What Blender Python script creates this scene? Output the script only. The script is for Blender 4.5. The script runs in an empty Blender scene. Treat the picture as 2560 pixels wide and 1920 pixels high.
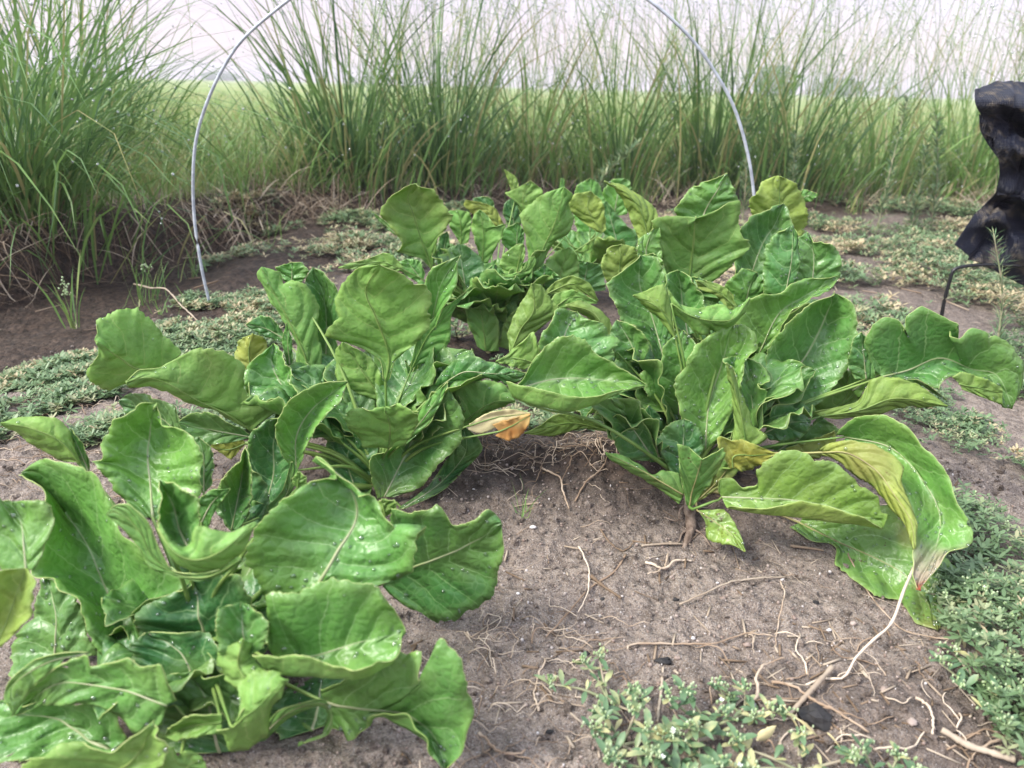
import bpy, math, random
import numpy as np
from mathutils import Vector, Matrix

random.seed(7); RNG = np.random.default_rng(7)
S = bpy.context.scene
# ------------------------------------------------------------------ camera
CH = 0.50; FPX = 740.0; PITCH = math.radians(21.9); ROLL = math.radians(1.4)
cam = bpy.data.cameras.new("camera"); co = bpy.data.objects.new("camera", cam)
S.collection.objects.link(co); S.camera = co
RM = Matrix.Rotation(math.radians(90) - PITCH, 3, 'X') @ Matrix.Rotation(ROLL, 3, 'Z')
co.matrix_world = Matrix.Translation((0, 0, CH)) @ RM.to_4x4()
cam.sensor_width = 36; cam.lens = 36 * FPX / 1024; cam.clip_start = 0.02; cam.clip_end = 3000
cam.dof.use_dof = True; cam.dof.focus_distance = 0.98; cam.dof.aperture_fstop = 6.5
# ------------------------------------------------------------------ world, sun, exposure
SUN_EL = math.radians(46); SUN_AZ = math.radians(-112)   # azimuth from +Y, soft dawn haze light from the left
w = bpy.data.worlds.new("World"); S.world = w; w.use_nodes = True
nt = w.node_tree; nt.nodes.clear()
out = nt.nodes.new('ShaderNodeOutputWorld'); add = nt.nodes.new('ShaderNodeAddShader')
sky = nt.nodes.new('ShaderNodeTexSky'); sky.sky_type = 'NISHITA'; sky.sun_disc = False
sky.sun_elevation = SUN_EL; sky.sun_rotation = SUN_AZ
b1 = nt.nodes.new('ShaderNodeBackground'); b1.inputs[1].default_value = 0.05
nt.links.new(sky.outputs[0], b1.inputs[0])
tc = nt.nodes.new('ShaderNodeTexCoord'); sp = nt.nodes.new('ShaderNodeSeparateXYZ')
cr = nt.nodes.new('ShaderNodeValToRGB'); b2 = nt.nodes.new('ShaderNodeBackground'); b2.inputs[1].default_value = 1.0
nt.links.new(tc.outputs['Generated'], sp.inputs[0]); nt.links.new(sp.outputs[2], cr.inputs[0])
e = cr.color_ramp.elements
e[0].position = 0.0; e[0].color = (0.27, 0.175, 0.225, 1)
e[1].position = 1.0; e[1].color = (.70, .74, .86, 1)
k = e.new(0.07); k.color = (0.32, 0.205, 0.275, 1)
k = e.new(0.22); k.color = (0.40, 0.33, 0.42, 1)
k = e.new(0.5); k.color = (.62, .64, .74, 1)
nt.links.new(cr.outputs[0], b2.inputs[0])
nt.links.new(b1.outputs[0], add.inputs[0]); nt.links.new(b2.outputs[0], add.inputs[1]); nt.links.new(add.outputs[0], out.inputs[0])
sl = bpy.data.lights.new("sun", 'SUN'); sl.energy = 3.1; sl.angle = math.radians(22); sl.color = (1.0, 0.95, 0.88)
so = bpy.data.objects.new("sun", sl); S.collection.objects.link(so)
sd = Vector((math.sin(SUN_AZ) * math.cos(SUN_EL), math.cos(SUN_AZ) * math.cos(SUN_EL), math.sin(SUN_EL)))
so.rotation_euler = sd.to_track_quat('Z', 'Y').to_euler()
S.view_settings.view_transform = 'Standard'; S.view_settings.look = 'None'
S.view_settings.gamma = 1; S.view_settings.exposure = 1.06; S.view_settings.use_curve_mapping = False
S.render.engine = 'CYCLES'; S.cycles.max_bounces = 8; S.cycles.transparent_max_bounces = 12
S.cycles.caustics_reflective = False; S.cycles.caustics_refractive = False

# ------------------------------------------------------------------ pixel <-> place helpers (a 1024 x 768 grid)
def ray(px, py):
    return (RM @ Vector(((px - 512) / FPX, -(py - 384) / FPX, -1)))
def at(px, py, Y):
    r = ray(px, py); t = Y / r.y
    return Vector((r.x * t, Y, CH + r.z * t))
def on_ground(px, py, z=0.0):
    r = ray(px, py); t = (z - CH) / r.z
    return Vector((r.x * t, r.y * t, z))

def hsh(ix, iy, s=0):
    n = (ix.astype(np.int64) * 374761393 + iy.astype(np.int64) * 668265263 + s * 982451653) & 0x7fffffff
    n = ((n ^ (n >> 13)) * 1274126177) & 0x7fffffff
    return ((n ^ (n >> 16)) & 0xffff) / 65535.0
def vnoise(x, y, s=0):
    x = np.asarray(x, float); y = np.asarray(y, float)
    ix = np.floor(x); iy = np.floor(y); fx = x - ix; fy = y - iy
    fx = fx * fx * (3 - 2 * fx); fy = fy * fy * (3 - 2 * fy)
    a = hsh(ix, iy, s); b = hsh(ix + 1, iy, s); c = hsh(ix, iy + 1, s); d = hsh(ix + 1, iy + 1, s)
    return (a * (1 - fx) + b * fx) * (1 - fy) + (c * (1 - fx) + d * fx) * fy - 0.5
def fbm(x, y, s=0, o=3):
    r = 0; a = 1.0
    for i in range(o):
        r = r + a * vnoise(x * 2 ** i, y * 2 ** i, s + i); a *= 0.5
    return r
def sstep(a, b, x):
    t = np.clip((x - a) / (b - a), 0, 1); return t * t * (3 - 2 * t)

BX = np.array([-6, -1.34, -1.1, -0.88, -0.43, 0.3, 1.75, 6.0])
BY = np.array([1.7, 1.95, 2.55, 3.0, 3.45, 3.8, 3.75, 3.9])
BZ = np.array([0.11, 0.11, 0.10, 0.08, 0.06, 0.04, 0.01, 0.01])
def bank_y(x): return np.interp(x, BX, BY)
def smooth_z(x, y):
    x = np.asarray(x, float); y = np.asarray(y, float)
    by = bank_y(x); bz = np.interp(x, BX, BZ)
    z = bz * sstep(by - 0.28, by + 0.02, y)
    z = z - 0.05 * sstep(-0.75, -1.0, x) * sstep(1.0, 1.4, y) * (1 - sstep(by - 0.25, by, y))
    z = z - 0.025 * sstep(0.55, 0.85, x) * (1 - sstep(3.0, 3.6, y))
    z = z + 0.030 * np.exp(-(((x - 0.10) / 0.20) ** 2 + ((y - 0.93) / 0.10) ** 2))
    z = z + 0.030 * np.exp(-(((x - 0.26) / 0.16) ** 2 + ((y - 0.86) / 0.09) ** 2))
    z = z + 0.03 * np.exp(-(((x + 0.18) / 0.14) ** 2 + ((y - 0.90) / 0.12) ** 2))
    z = z + 0.012 * fbm(x * 4, y * 4, 3, 2)
    z = z + 0.06 * fbm(x * 0.4, y * 0.4, 9, 2) * sstep(5, 12, y)
    return z
def ground_z(x, y):
    x = np.asarray(x, float); y = np.asarray(y, float)
    near = 1 - sstep(2.0, 4.5, y)
    rough = 0.95 + 1.3 * sstep(0.15, -0.15, np.abs(y - 0.93) - 0.12) + 1.5 * sstep(0.25, 0.1, np.abs(y - bank_y(x) + 0.1) - 0.1) + 0.8 * sstep(0.45, 0.36, y) * sstep(.1, .3, x)
    z = smooth_z(x, y) + near * (0.010 * fbm(x * 14, y * 14, 21, 3) + rough * 0.005 * fbm(x * 55, y * 55, 31, 3))
    c = vnoise(x * 95, y * 95, 41)
    z = z - near * 0.0045 * np.clip(c - 0.10, 0, 1) * 2 + near * .0045 * (np.abs(vnoise(x * 34, y * 34, 61)) - .2) * 2
    return z
def gz(x, y): return float(ground_z(np.array([x]), np.array([y]))[0])

# ------------------------------------------------------------------ object helpers
def link(o, parent=None):
    S.collection.objects.link(o)
    if parent is not None: o.parent = parent
    return o
def tag(o, label=None, cat=None, group=None, kind=None):
    if label: o['label'] = label
    if cat: o['category'] = cat
    if group: o['group'] = group
    if kind: o['kind'] = kind
    return o
def empty(name, loc):
    o = bpy.data.objects.new(name, None); o.location = loc; o.empty_display_size = 0.05
    return link(o)
def mesh_np(name, V, Fq, mats, parent=None, origin=(0, 0, 0), smooth=True, uv=None, tone=None, Ft=None, mi=None):
    """V (n,3); Fq list/array of quads; Ft tris."""
    V = np.asarray(V, dtype=np.float32) - np.asarray(origin, dtype=np.float32)
    faces = []
    nq = 0 if Fq is None else len(Fq); n3 = 0 if Ft is None else len(Ft)
    idx = []
    if nq: idx.append(np.asarray(Fq, dtype=np.int32).reshape(-1))
    if n3: idx.append(np.asarray(Ft, dtype=np.int32).reshape(-1))
    idx = np.concatenate(idx)
    tot = np.concatenate([np.full(nq, 4, np.int32), np.full(n3, 3, np.int32)])
    st = np.concatenate([[0], np.cumsum(tot)[:-1]]).astype(np.int32)
    me = bpy.data.meshes.new(name)
    me.vertices.add(len(V)); me.vertices.foreach_set('co', V.reshape(-1))
    me.loops.add(len(idx)); me.loops.foreach_set('vertex_index', idx)
    me.polygons.add(len(tot)); me.polygons.foreach_set('loop_start', st); me.polygons.foreach_set('loop_total', tot)
    if mi is not None: me.polygons.foreach_set('material_index', np.asarray(mi, np.int32))
    me.polygons.foreach_set('use_smooth', np.full(len(tot), smooth))
    me.update(calc_edges=True)
    if uv is not None:
        l = me.uv_layers.new(name='UVMap'); l.data.foreach_set('uv', np.asarray(uv, np.float32)[idx].reshape(-1))
    if tone is not None:
        a = me.attributes.new('tone', 'FLOAT', 'POINT'); a.data.foreach_set('value', np.asarray(tone, np.float32))
    for m in (mats if isinstance(mats, (list, tuple)) else [mats]): me.materials.append(m)
    o = bpy.data.objects.new(name, me); link(o, parent)
    o.location = origin if parent is None else (0, 0, 0)
    return o
def crom(P, n, sharp=0):
    """Catmull-Rom through P (k,d), n samples evenly spaced by length."""
    P = np.asarray(P, float)
    if len(P) == 2:
        t = np.linspace(0, 1, n)[:, None]; return P[0] * (1 - t) + P[1] * t
    Q = np.vstack([2 * P[0] - P[1], P, 2 * P[-1] - P[-2]])
    t = np.linspace(0, 1, 12, endpoint=False)[:, None]; segs = []
    for i in range(len(P) - 1):
        a, b, c, d = Q[i], Q[i + 1], Q[i + 2], Q[i + 3]
        segs.append(0.5 * ((2 * b) + (-a + c) * t + (2 * a - 5 * b + 4 * c - d) * t ** 2 + (-a + 3 * b - 3 * c + d) * t ** 3))
    D = np.vstack(segs + [P[-1:]])
    if sharp:
        Ln = np.vstack([P[i] * (1 - t) + P[i + 1] * t for i in range(len(P) - 1)] + [P[-1:]]); D = D * (1 - sharp) + Ln * sharp
    L = np.concatenate([[0], np.cumsum(np.linalg.norm(np.diff(D[:, :3], axis=0), axis=1))])
    if L[-1] < 1e-9: return np.repeat(P[:1], n, 0)
    s = np.linspace(0, L[-1], n)
    return np.stack([np.interp(s, L, D[:, j]) for j in range(D.shape[1])], 1)
def tube_np(P, R, k=6):
    P = np.asarray(P, float); n = len(P); R = np.broadcast_to(np.asarray(R, float), (n,))
    T = np.gradient(P, axis=0); T /= np.linalg.norm(T, axis=1)[:, None] + 1e-12
    ref = np.array([0, 0, 1.0]) if abs(T[:, 2]).mean() < 0.8 else np.array([0, 1.0, 0])
    A = np.cross(T, ref); A /= np.linalg.norm(A, axis=1)[:, None] + 1e-12
    B = np.cross(T, A)
    a = np.linspace(0, 2 * math.pi, k, endpoint=False)
    V = P[:, None] + R[:, None, None] * (np.cos(a)[None, :, None] * A[:, None] + np.sin(a)[None, :, None] * B[:, None])
    V = V.reshape(-1, 3)
    i = np.arange(n - 1)[:, None] * k; j = np.arange(k)[None]; jn = (j + 1) % k
    F = np.stack([i + j, i + jn, i + k + jn, i + k + j], -1).reshape(-1, 4)
    V = np.vstack([V, P[:1], P[-1:]]); c0 = n * k; c1 = n * k + 1
    tr = [(c0, (q + 1) % k, q) for q in range(k)] + [(c1, (n - 1) * k + q, (n - 1) * k + (q + 1) % k) for q in range(k)]
    return V, F, np.array(tr)
class Bag:
    def __init__(s): s.V = []; s.Q = []; s.T = []; s.t = []; s.n = 0; s.m = []
    def add(s, V, Q=None, T=None, tone=0.0):
        V = np.asarray(V, float).reshape(-1, 3)
        if Q is not None and len(Q): s.Q.append(np.asarray(Q) + s.n)
        if T is not None and len(T): s.T.append(np.asarray(T) + s.n)
        s.V.append(V); s.t.append(np.broadcast_to(np.asarray(tone, float), (len(V),))); s.n += len(V)
    def tube(s, P, R, k=6, tone=0.0):
        V, F, T = tube_np(P, R, k); s.add(V, F, T, tone)
    def build(s, name, mat, parent=None, origin=(0, 0, 0), smooth=True):
        Q = np.concatenate(s.Q) if s.Q else None; T = np.concatenate(s.T) if s.T else None
        return mesh_np(name, np.concatenate(s.V), Q, mat, parent, origin, smooth, None, np.concatenate(s.t), T)

# ------------------------------------------------------------------ materials
class NB:
    """tiny node builder"""
    def __init__(s, name):
        s.m = bpy.data.materials.new(name); s.m.use_nodes = True; s.t = s.m.node_tree; s.t.nodes.clear()
        s.out = s.n('ShaderNodeOutputMaterial')
    def n(s, kind, **kw):
        x = s.t.nodes.new(kind)
        for k_, v in kw.items(): setattr(x, k_, v)
        return x
    def put(s, sock, v):
        if isinstance(v, bpy.types.NodeSocket): s.t.links.new(v, sock)
        elif v is not None:
            if sock.type == 'RGBA' and len(v) == 3: v = (*v, 1)
            sock.default_value = v
    def math(s, op, a, b=None, c=None, clamp=False):
        x = s.n('ShaderNodeMath', operation=op); x.use_clamp = clamp
        s.put(x.inputs[0], a)
        if b is not None: s.put(x.inputs[1], b)
        if c is not None: s.put(x.inputs[2], c)
        return x.outputs[0]
    def mix(s, f, a, b, mode='MIX'):
        x = s.n('ShaderNodeMix', data_type='RGBA', blend_type=mode)
        s.put(x.inputs[0], f); s.put(x.inputs[6], a); s.put(x.inputs[7], b); return x.outputs[2]
    def noise(s, scale, detail=3, rough=.55, vec=None, dist=0):
        x = s.n('ShaderNodeTexNoise'); x.inputs['Scale'].default_value = scale; x.inputs['Detail'].default_value = detail
        x.inputs['Roughness'].default_value = rough; x.inputs['Distortion'].default_value = dist
        if vec is not None: s.t.links.new(vec, x.inputs['Vector'])
        return x.outputs[0]
    def vor(s, scale, feature='F1', vec=None, rand=1.0):
        x = s.n('ShaderNodeTexVoronoi', feature=feature); x.inputs['Scale'].default_value = scale
        x.inputs['Randomness'].default_value = rand
        if vec is not None: s.t.links.new(vec, x.inputs['Vector'])
        return x.outputs['Distance']
    def ss(s, v, a, b, lo=0.0, hi=1.0):
        x = s.n('ShaderNodeMapRange'); x.interpolation_type = 'SMOOTHSTEP'
        s.put(x.inputs[0], v); x.inputs[1].default_value = a; x.inputs[2].default_value = b
        x.inputs[3].default_value = lo; x.inputs[4].default_value = hi; return x.outputs[0]
    def bump(s, h, strength=.5, dist=.002, nrm=None):
        x = s.n('ShaderNodeBump'); x.inputs['Strength'].default_value = strength; x.inputs['Distance'].default_value = dist
        s.t.links.new(h, x.inputs['Height'])
        if nrm is not None: s.t.links.new(nrm, x.inputs['Normal'])
        return x.outputs[0]
    def bsdf(s, col, rough=.5, spec=.5, nrm=None, **kw):
        x = s.n('ShaderNodeBsdfPrincipled'); s.put(x.inputs['Base Color'], col); s.put(x.inputs['Roughness'], rough)
        s.put(x.inputs['Specular IOR Level'], spec)
        if nrm is not None: s.t.links.new(nrm, x.inputs['Normal'])
        for k_, v in kw.items(): s.put(x.inputs[k_.replace('_', ' ')], v)
        return x.outputs[0]
    def done(s, sh):
        s.t.links.new(sh, s.out.inputs[0]); return s.m
    def mixsh(s, f, a, b):
        x = s.n('ShaderNodeMixShader'); s.put(x.inputs[0], f); s.t.links.new(a, x.inputs[1]); s.t.links.new(b, x.inputs[2]); return x.outputs[0]

def leaf_mat(name, under=False, red=False):
    b = NB(name)
    uv = b.n('ShaderNodeUVMap').outputs[0]; sx = b.n('ShaderNodeSeparateXYZ'); b.t.links.new(uv, sx.inputs[0])
    oi = b.n('ShaderNodeObjectInfo'); oc = b.n('ShaderNodeSeparateColor'); b.t.links.new(oi.outputs['Color'], oc.inputs[0])
    yel, drk, spt = oc.outputs[0], oc.outputs[1], oc.outputs[2]
    tcn = b.n('ShaderNodeTexCoord').outputs['Object']
    n1 = b.noise(22, 3, .6, tcn); n2 = b.noise(70, 3, .6, tcn)
    wob = b.math('MULTIPLY', b.math('SUBTRACT', n2, .5), .55)
    au = b.math('ABSOLUTE', b.math('SUBTRACT', b.math('MULTIPLY', sx.outputs[0], 2.0), 1.0))
    side = b.math('GREATER_THAN', sx.outputs[0], .5)
    ph = b.math('ADD', b.n('ShaderNodeAttribute', attribute_name='ph').outputs['Fac'], b.math('MULTIPLY', wob, .5))
    fr = b.math('ABSOLUTE', b.math('SUBTRACT', b.math('FRACT', ph), .5))      # .0 = vein
    wdt = b.math('SUBTRACT', .046, b.math('MULTIPLY', au, .030))
    vein = b.math('SUBTRACT', 1.0, b.math('DIVIDE', fr, wdt), clamp=True)
    mpg = b.n('ShaderNodeMapping'); mpg.inputs['Scale'].default_value = (115, 115, 115); b.t.links.new(tcn, mpg.inputs[0])
    dvec = b.n('ShaderNodeMix', data_type='VECTOR'); dvec.inputs[0].default_value = .10
    nz = b.n('ShaderNodeTexNoise'); nz.inputs['Scale'].default_value = 40; b.t.links.new(tcn, nz.inputs['Vector'])
    b.t.links.new(mpg.outputs[0], dvec.inputs[4]); b.t.links.new(nz.outputs['Color'], dvec.inputs[5])
    tv = b.vor(1.0, 'DISTANCE_TO_EDGE', dvec.outputs[1])
    tert = b.ss(tv, .0, .07, 1, 0)
    midv = b.ss(au, .012, .05, 1, 0)
    allv = b.math('MAXIMUM', vein, midv)
    if not under:
        base = b.mix(drk, (0.20, 0.49, 0.095), (0.036, 0.165, 0.050))
        base = b.mix(yel, base, (0.30, 0.40, 0.055))
        base = b.mix(b.ss(n1, .35, .7), base, b.mix(.5, base, (0.17, 0.36, 0.11)))
        vc = b.mix(.7, base, (0.38, 0.56, 0.24)); va = 1.0; ta = .24
    else:
        base = b.mix(drk, (0.245, 0.54, 0.125), (0.075, 0.24, 0.055))
        base = b.mix(yel, base, (0.46, 0.44, 0.08))
        base = b.mix(b.ss(n1, .35, .7), base, b.mix(.4, base, (0.22, 0.36, 0.12)))
        vc = b.mix(.5, base, (0.50, 0.56, 0.22)); va = .8; ta = .22
    n3 = b.noise(45, 4, .65, tcn); n4 = b.noise(9, 2, .5, tcn)
    base = b.mix(b.ss(n3, .40, .66, 0, .6), base, b.mix(1.0, base, (.55, .62, .55), 'MULTIPLY'))
    base = b.mix(b.ss(n4, .45, .68, 0, .55), base, b.mix(.5, base, (0.30, 0.42, 0.10)))
    base = b.mix(b.ss(au, .72, 1.0, 0, .35), base, b.mix(.6, base, (0.34, 0.46, 0.12)))
    col = b.mix(b.math('MULTIPLY', allv, va), base, vc)
    col = b.mix(b.math('MULTIPLY', tert, ta), col, vc)
    # blemishes
    sn = b.noise(240, 3, .7, tcn); so_ = b.noise(34, 2, .6, tcn)
    spm = b.math('MULTIPLY', b.ss(b.math('ADD', sn, b.math('MULTIPLY', so_, .7)), 1.02, 1.09), b.math('ADD', b.math('MULTIPLY', spt, 1.0), .12), clamp=True)
    col = b.mix(spm, col, (0.09, 0.055, 0.02))
    blot = b.math('MULTIPLY', b.ss(b.noise(11, 2, .5, tcn), .52, .68), b.math('MULTIPLY', spt, .5))
    col = b.mix(blot, col, (0.34, 0.26, 0.08))
    if red:
        rd = b.math('ADD', sx.outputs[1], b.math('MULTIPLY', b.math('SUBTRACT', n1, .5), .25))
        col = b.mix(b.ss(rd, .70, .9), col, (0.50, 0.42, 0.31))
        col = b.mix(b.ss(rd, .93, 1.0), col, (0.50, 0.07, 0.03))
    # tiny wet beads: pale glints in the bump and roughness
    bd = b.vor(210, 'F1', tcn); bead = b.ss(bd, .0, .28, 1, 0)
    bsel = b.ss(b.noise(60, 1, .5, tcn), .45, .6)
    bead = b.math('MULTIPLY', bead, bsel)
    pill = b.math('MULTIPLY', b.ss(fr, 0, .4), .8)
    h = b.math('ADD', b.math('ADD', pill, b.math('MULTIPLY', b.ss(tv, 0, .35), .18)), b.math('MULTIPLY', n2, .5))
    nrm = b.bump(b.math('ADD', h, b.math('MULTIPLY', n3, .8)), .85 if not under else .7, .0028)
    cn = b.bump(bead, 1.0, .0016, nrm)
    rough = b.math('ADD', b.math('MULTIPLY', n3, .30), .27 if not under else .40)
    rough = b.math('SUBTRACT', rough, b.math('MULTIPLY', bead, .2))
    p = b.bsdf(col, rough, .55 if not under else .35, nrm, Coat_Weight=(.18 if not under else .06), Coat_Roughness=.24)
    b.t.links.new(cn, p.node.inputs['Coat Normal'])
    tr = b.n('ShaderNodeBsdfTranslucent'); tcol = b.mix(.55, col, (0.30, 0.46, 0.05)); b.t.links.new(tcol, tr.inputs[0])
    lf = b.mixsh(.34 if not under else .38, p, tr.outputs[0])
    hv = b.n('ShaderNodeTexVoronoi', feature='F1'); hv.inputs['Scale'].default_value = 20; b.t.links.new(tcn, hv.inputs['Vector'])
    hc = b.n('ShaderNodeSeparateColor'); b.t.links.new(hv.outputs['Color'], hc.inputs[0])
    hd = b.math('ADD', hv.outputs['Distance'], b.math('MULTIPLY', b.math('SUBTRACT', n3, .5), .07))
    hole = b.math('MULTIPLY', b.math('LESS_THAN', hd, .075), b.math('GREATER_THAN', hc.outputs[0], .86))
    th = b.n('ShaderNodeBsdfTransparent')
    return b.done(b.mixsh(hole, lf, th.outputs[0]))
M = {}
M['top'] = leaf_mat('leaf_top'); M['und'] = leaf_mat('leaf_underside', True)
M['rtop'] = leaf_mat('leaf_top_red_tip', False, True); M['rund'] = leaf_mat('leaf_underside_red_tip', True, True)
def simple(name, c1, c2, scale=30, rough=.6, spec=.4, trans=0, bump=.3, bs=80, bd=.001, attr=False, c3=None):
    b = NB(name); tcn = b.n('ShaderNodeTexCoord').outputs['Object']
    n = b.noise(scale, 3, .6, tcn); f = b.ss(n, .3, .7)
    if attr:
        a = b.n('ShaderNodeAttribute', attribute_name='tone'); f = b.math('ADD', b.math('MULTIPLY', f, .35), a.outputs['Fac'])
    r = b.n('ShaderNodeValToRGB'); r.color_ramp.elements[0].color = (*c1, 1); r.color_ramp.elements[1].color = (*c2, 1)
    if c3: r.color_ramp.elements[1].position = .62; q = r.color_ramp.elements.new(1.0); q.color = (*c3, 1)
    b.t.links.new(f, r.inputs[0])
    nrm = b.bump(b.noise(bs, 3, .6, tcn), bump, bd)
    p = b.bsdf(r.outputs[0], rough, spec, nrm)
    if trans:
        tr = b.n('ShaderNodeBsdfTranslucent'); b.t.links.new(r.outputs[0], tr.inputs[0]); p = b.mixsh(trans, p, tr.outputs[0])
    return b.done(p)
M['rim'] = simple('leaf_edge', (0.25, 0.36, 0.10), (0.42, 0.48, 0.19), 60, .6, .2)
M['midrib'] = simple('midrib_pale', (0.30, 0.37, 0.15), (0.46, 0.46, 0.30), 25, .45, .4, .15)
M['petiole'] = simple('petiole', (0.12, 0.24, 0.05), (0.27, 0.38, 0.10), 18, .45, .4, .15)
M['petiole_brown'] = simple('petiole_brown', (0.20, 0.17, 0.08), (0.34, 0.33, 0.13), 30, .6, .3)
M['metal'] = simple('galvanised_wire', (0.30, 0.33, 0.37), (0.48, 0.52, 0.56), 60, .42, .6, 0, .2, 300, .0005)
M['root'] = simple('root_fibre', (0.13, 0.085, 0.055), (0.30, 0.215, 0.145), 20, .8, .2, 0, .3, 200, .0005, True, (0.62, 0.52, 0.40))
M['taproot'] = simple('taproot', (0.10, 0.070, 0.052), (0.27, 0.21, 0.165), 90, .85, .2, 0, .8, 260, .003)
M['charcoal'] = simple('charcoal', (0.012, 0.012, 0.013), (0.035, 0.033, 0.032), 60, .7, .3, 0, .6, 300, .001)
M['pebble'] = simple('pebble', (0.20, 0.14, 0.11), (0.34, 0.28, 0.24), 120, .55, .4, 0, .4, 300, .0005, True, (0.6, 0.58, 0.56))
M['cover'] = simple('ground_cover_leaf', (0.065, 0.13, 0.05), (0.17, 0.26, 0.12), 9, .5, .5, .2, .1, 100, .001, True, (0.48, 0.40, 0.24))
M['weed'] = simple('weed_leaf', (0.06, 0.13, 0.06), (0.15, 0.25, 0.12), 40, .45, .5, .25, .2, 150, .001, True, (0.52, 0.50, 0.24))
M['weed_stem'] = simple('weed_stem', (0.22, 0.26, 0.13), (0.33, 0.27, 0.20), 40, .6, .3)
M['bud'] = simple('flower_bud', (0.25, 0.38, 0.14), (0.50, 0.58, 0.38), 200, .5, .4, .1)
M['petal'] = simple('petal', (0.75, 0.78, 0.74), (0.85, 0.86, 0.84), 200, .5, .4, .2)
M['deadleaf'] = simple('dead_leaf', (0.42, 0.17, 0.04), (0.55, 0.42, 0.16), 14, .6, .3, .2, .4, 60, .002, False, (0.62, 0.55, 0.30))
M['grass'] = simple('grass_blade', (0.042, 0.105, 0.046), (0.19, 0.33, 0.085), 5, .42, .45, .32, .1, 50, .001, True, (0.36, 0.33, 0.15))
M['straw'] = simple('dry_grass', (0.16, 0.11, 0.07), (0.30, 0.22, 0.15), 8, .7, .2, .2, .1, 50, .001, True, (0.50, 0.42, 0.32))
def drop_mat(name, fac, dif):
    b = NB(name); lw = b.n('ShaderNodeLayerWeight'); lw.inputs['Blend'].default_value = .35
    t_ = b.n('ShaderNodeBsdfTransparent'); t_.inputs[0].default_value = (.92, .97, .92, 1)
    gl = b.n('ShaderNodeBsdfGlossy'); gl.inputs['Roughness'].default_value = .06
    df = b.n('ShaderNodeBsdfDiffuse'); df.inputs[0].default_value = (.85, .88, .88, 1)  # white body colour stands in for the sky light a drop catches
    m1 = b.mixsh(dif, gl.outputs[0], df.outputs[0])
    return b.done(b.mixsh(b.math('ADD', b.math('MULTIPLY', lw.outputs['Fresnel'], .8), fac, clamp=True), t_.outputs[0], m1))
M['water'] = drop_mat('water_drop', .10, .14); M['dew'] = drop_mat('dew_drop', .45, .6)
b_ = NB('cream_dead_leaf')
M['cream'] = b_.done(b_.bsdf(b_.mix(b_.noise(60, 3), (.52, .44, .20), (.72, .66, .40)), .6, .3))
# woven black cloth
b = NB('black_woven_cloth'); tcn = b.n('ShaderNodeTexCoord').outputs['Object']
wv = b.n('ShaderNodeTexWave'); wv.inputs['Scale'].default_value = 95; wv.bands_direction = 'Z'; b.t.links.new(tcn, wv.inputs[0])
wv2 = b.n('ShaderNodeTexWave'); wv2.inputs['Scale'].default_value = 75; wv2.bands_direction = 'X'; b.t.links.new(tcn, wv2.inputs[0])
hh = b.math('ADD', wv.outputs[1], wv2.outputs[1])
dust = b.ss(b.noise(22, 5, .75, tcn), .50, .66)
col = b.mix(b.math('MULTIPLY', dust, .75), (0.008, 0.010, 0.020), (0.13, 0.11, 0.085))
M['cloth'] = b.done(b.bsdf(col, b.math('ADD', b.math('MULTIPLY', dust, .3), .48), .28, b.bump(b.math('ADD', hh, b.math('MULTIPLY', b.noise(30, 3, .6, tcn), 2.0)), .6, .0025)))
# soil
b = NB('soil'); geo = b.n('ShaderNodeNewGeometry').outputs['Position']
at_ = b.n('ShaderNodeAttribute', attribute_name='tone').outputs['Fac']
a2 = b.n('ShaderNodeAttribute', attribute_name='field').outputs['Fac']
na = b.noise(9, 4, .65, geo); nb = b.noise(60, 4, .7, geo); nc = b.noise(320, 3, .7, geo); nd = b.noise(900, 2, .6, geo)
c = b.mix(b.ss(nb, .3, .72), (0.140, 0.108, 0.082), (0.375, 0.308, 0.248))
c = b.mix(b.ss(na, .35, .7), c, b.mix(.4, c, (0.37, 0.30, 0.26)))
c = b.mix(b.math('MULTIPLY', b.ss(nc, .50, .66), .8), c, (0.070, 0.055, 0.048))
c = b.mix(b.ss(nd, .56, .68, 0, .8), c, (0.60, 0.57, 0.54))
c = b.mix(b.ss(b.noise(160, 3, .7, geo), .30, .40, .75, 0), c, (0.06, 0.046, 0.040))
vd = b.vor(150, 'F1', geo); c = b.mix(b.math('MULTIPLY', b.ss(vd, .06, .12, 1, 0), .8), c, (0.03, 0.026, 0.025))
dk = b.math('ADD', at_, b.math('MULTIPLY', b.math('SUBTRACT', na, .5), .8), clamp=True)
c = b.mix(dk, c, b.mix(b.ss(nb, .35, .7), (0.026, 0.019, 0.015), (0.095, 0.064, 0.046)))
fg = b.mix(b.ss(b.noise(3.0, 4, .6, geo), .35, .65), (0.17, 0.27, 0.07), (0.27, 0.33, 0.13))
fg = b.mix(b.ss(b.noise(.35, 3, .6, geo), .45, .65), fg, (0.30, 0.30, 0.12))
c = b.mix(a2, c, fg)
hgt = b.math('ADD', b.math('MULTIPLY', nb, .9), b.math('ADD', b.math('MULTIPLY', nc, .55), b.math('MULTIPLY', nd, .2)))
pit = b.ss(b.vor(85, 'SMOOTH_F1', geo), .1, .5)
M['soil'] = b.done(b.bsdf(c, b.math('SUBTRACT', .92, b.math('MULTIPLY', dk, .25)), .25, b.bump(b.math('ADD', hgt, b.math('MULTIPLY', pit, .5)), .95, .010)))
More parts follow.
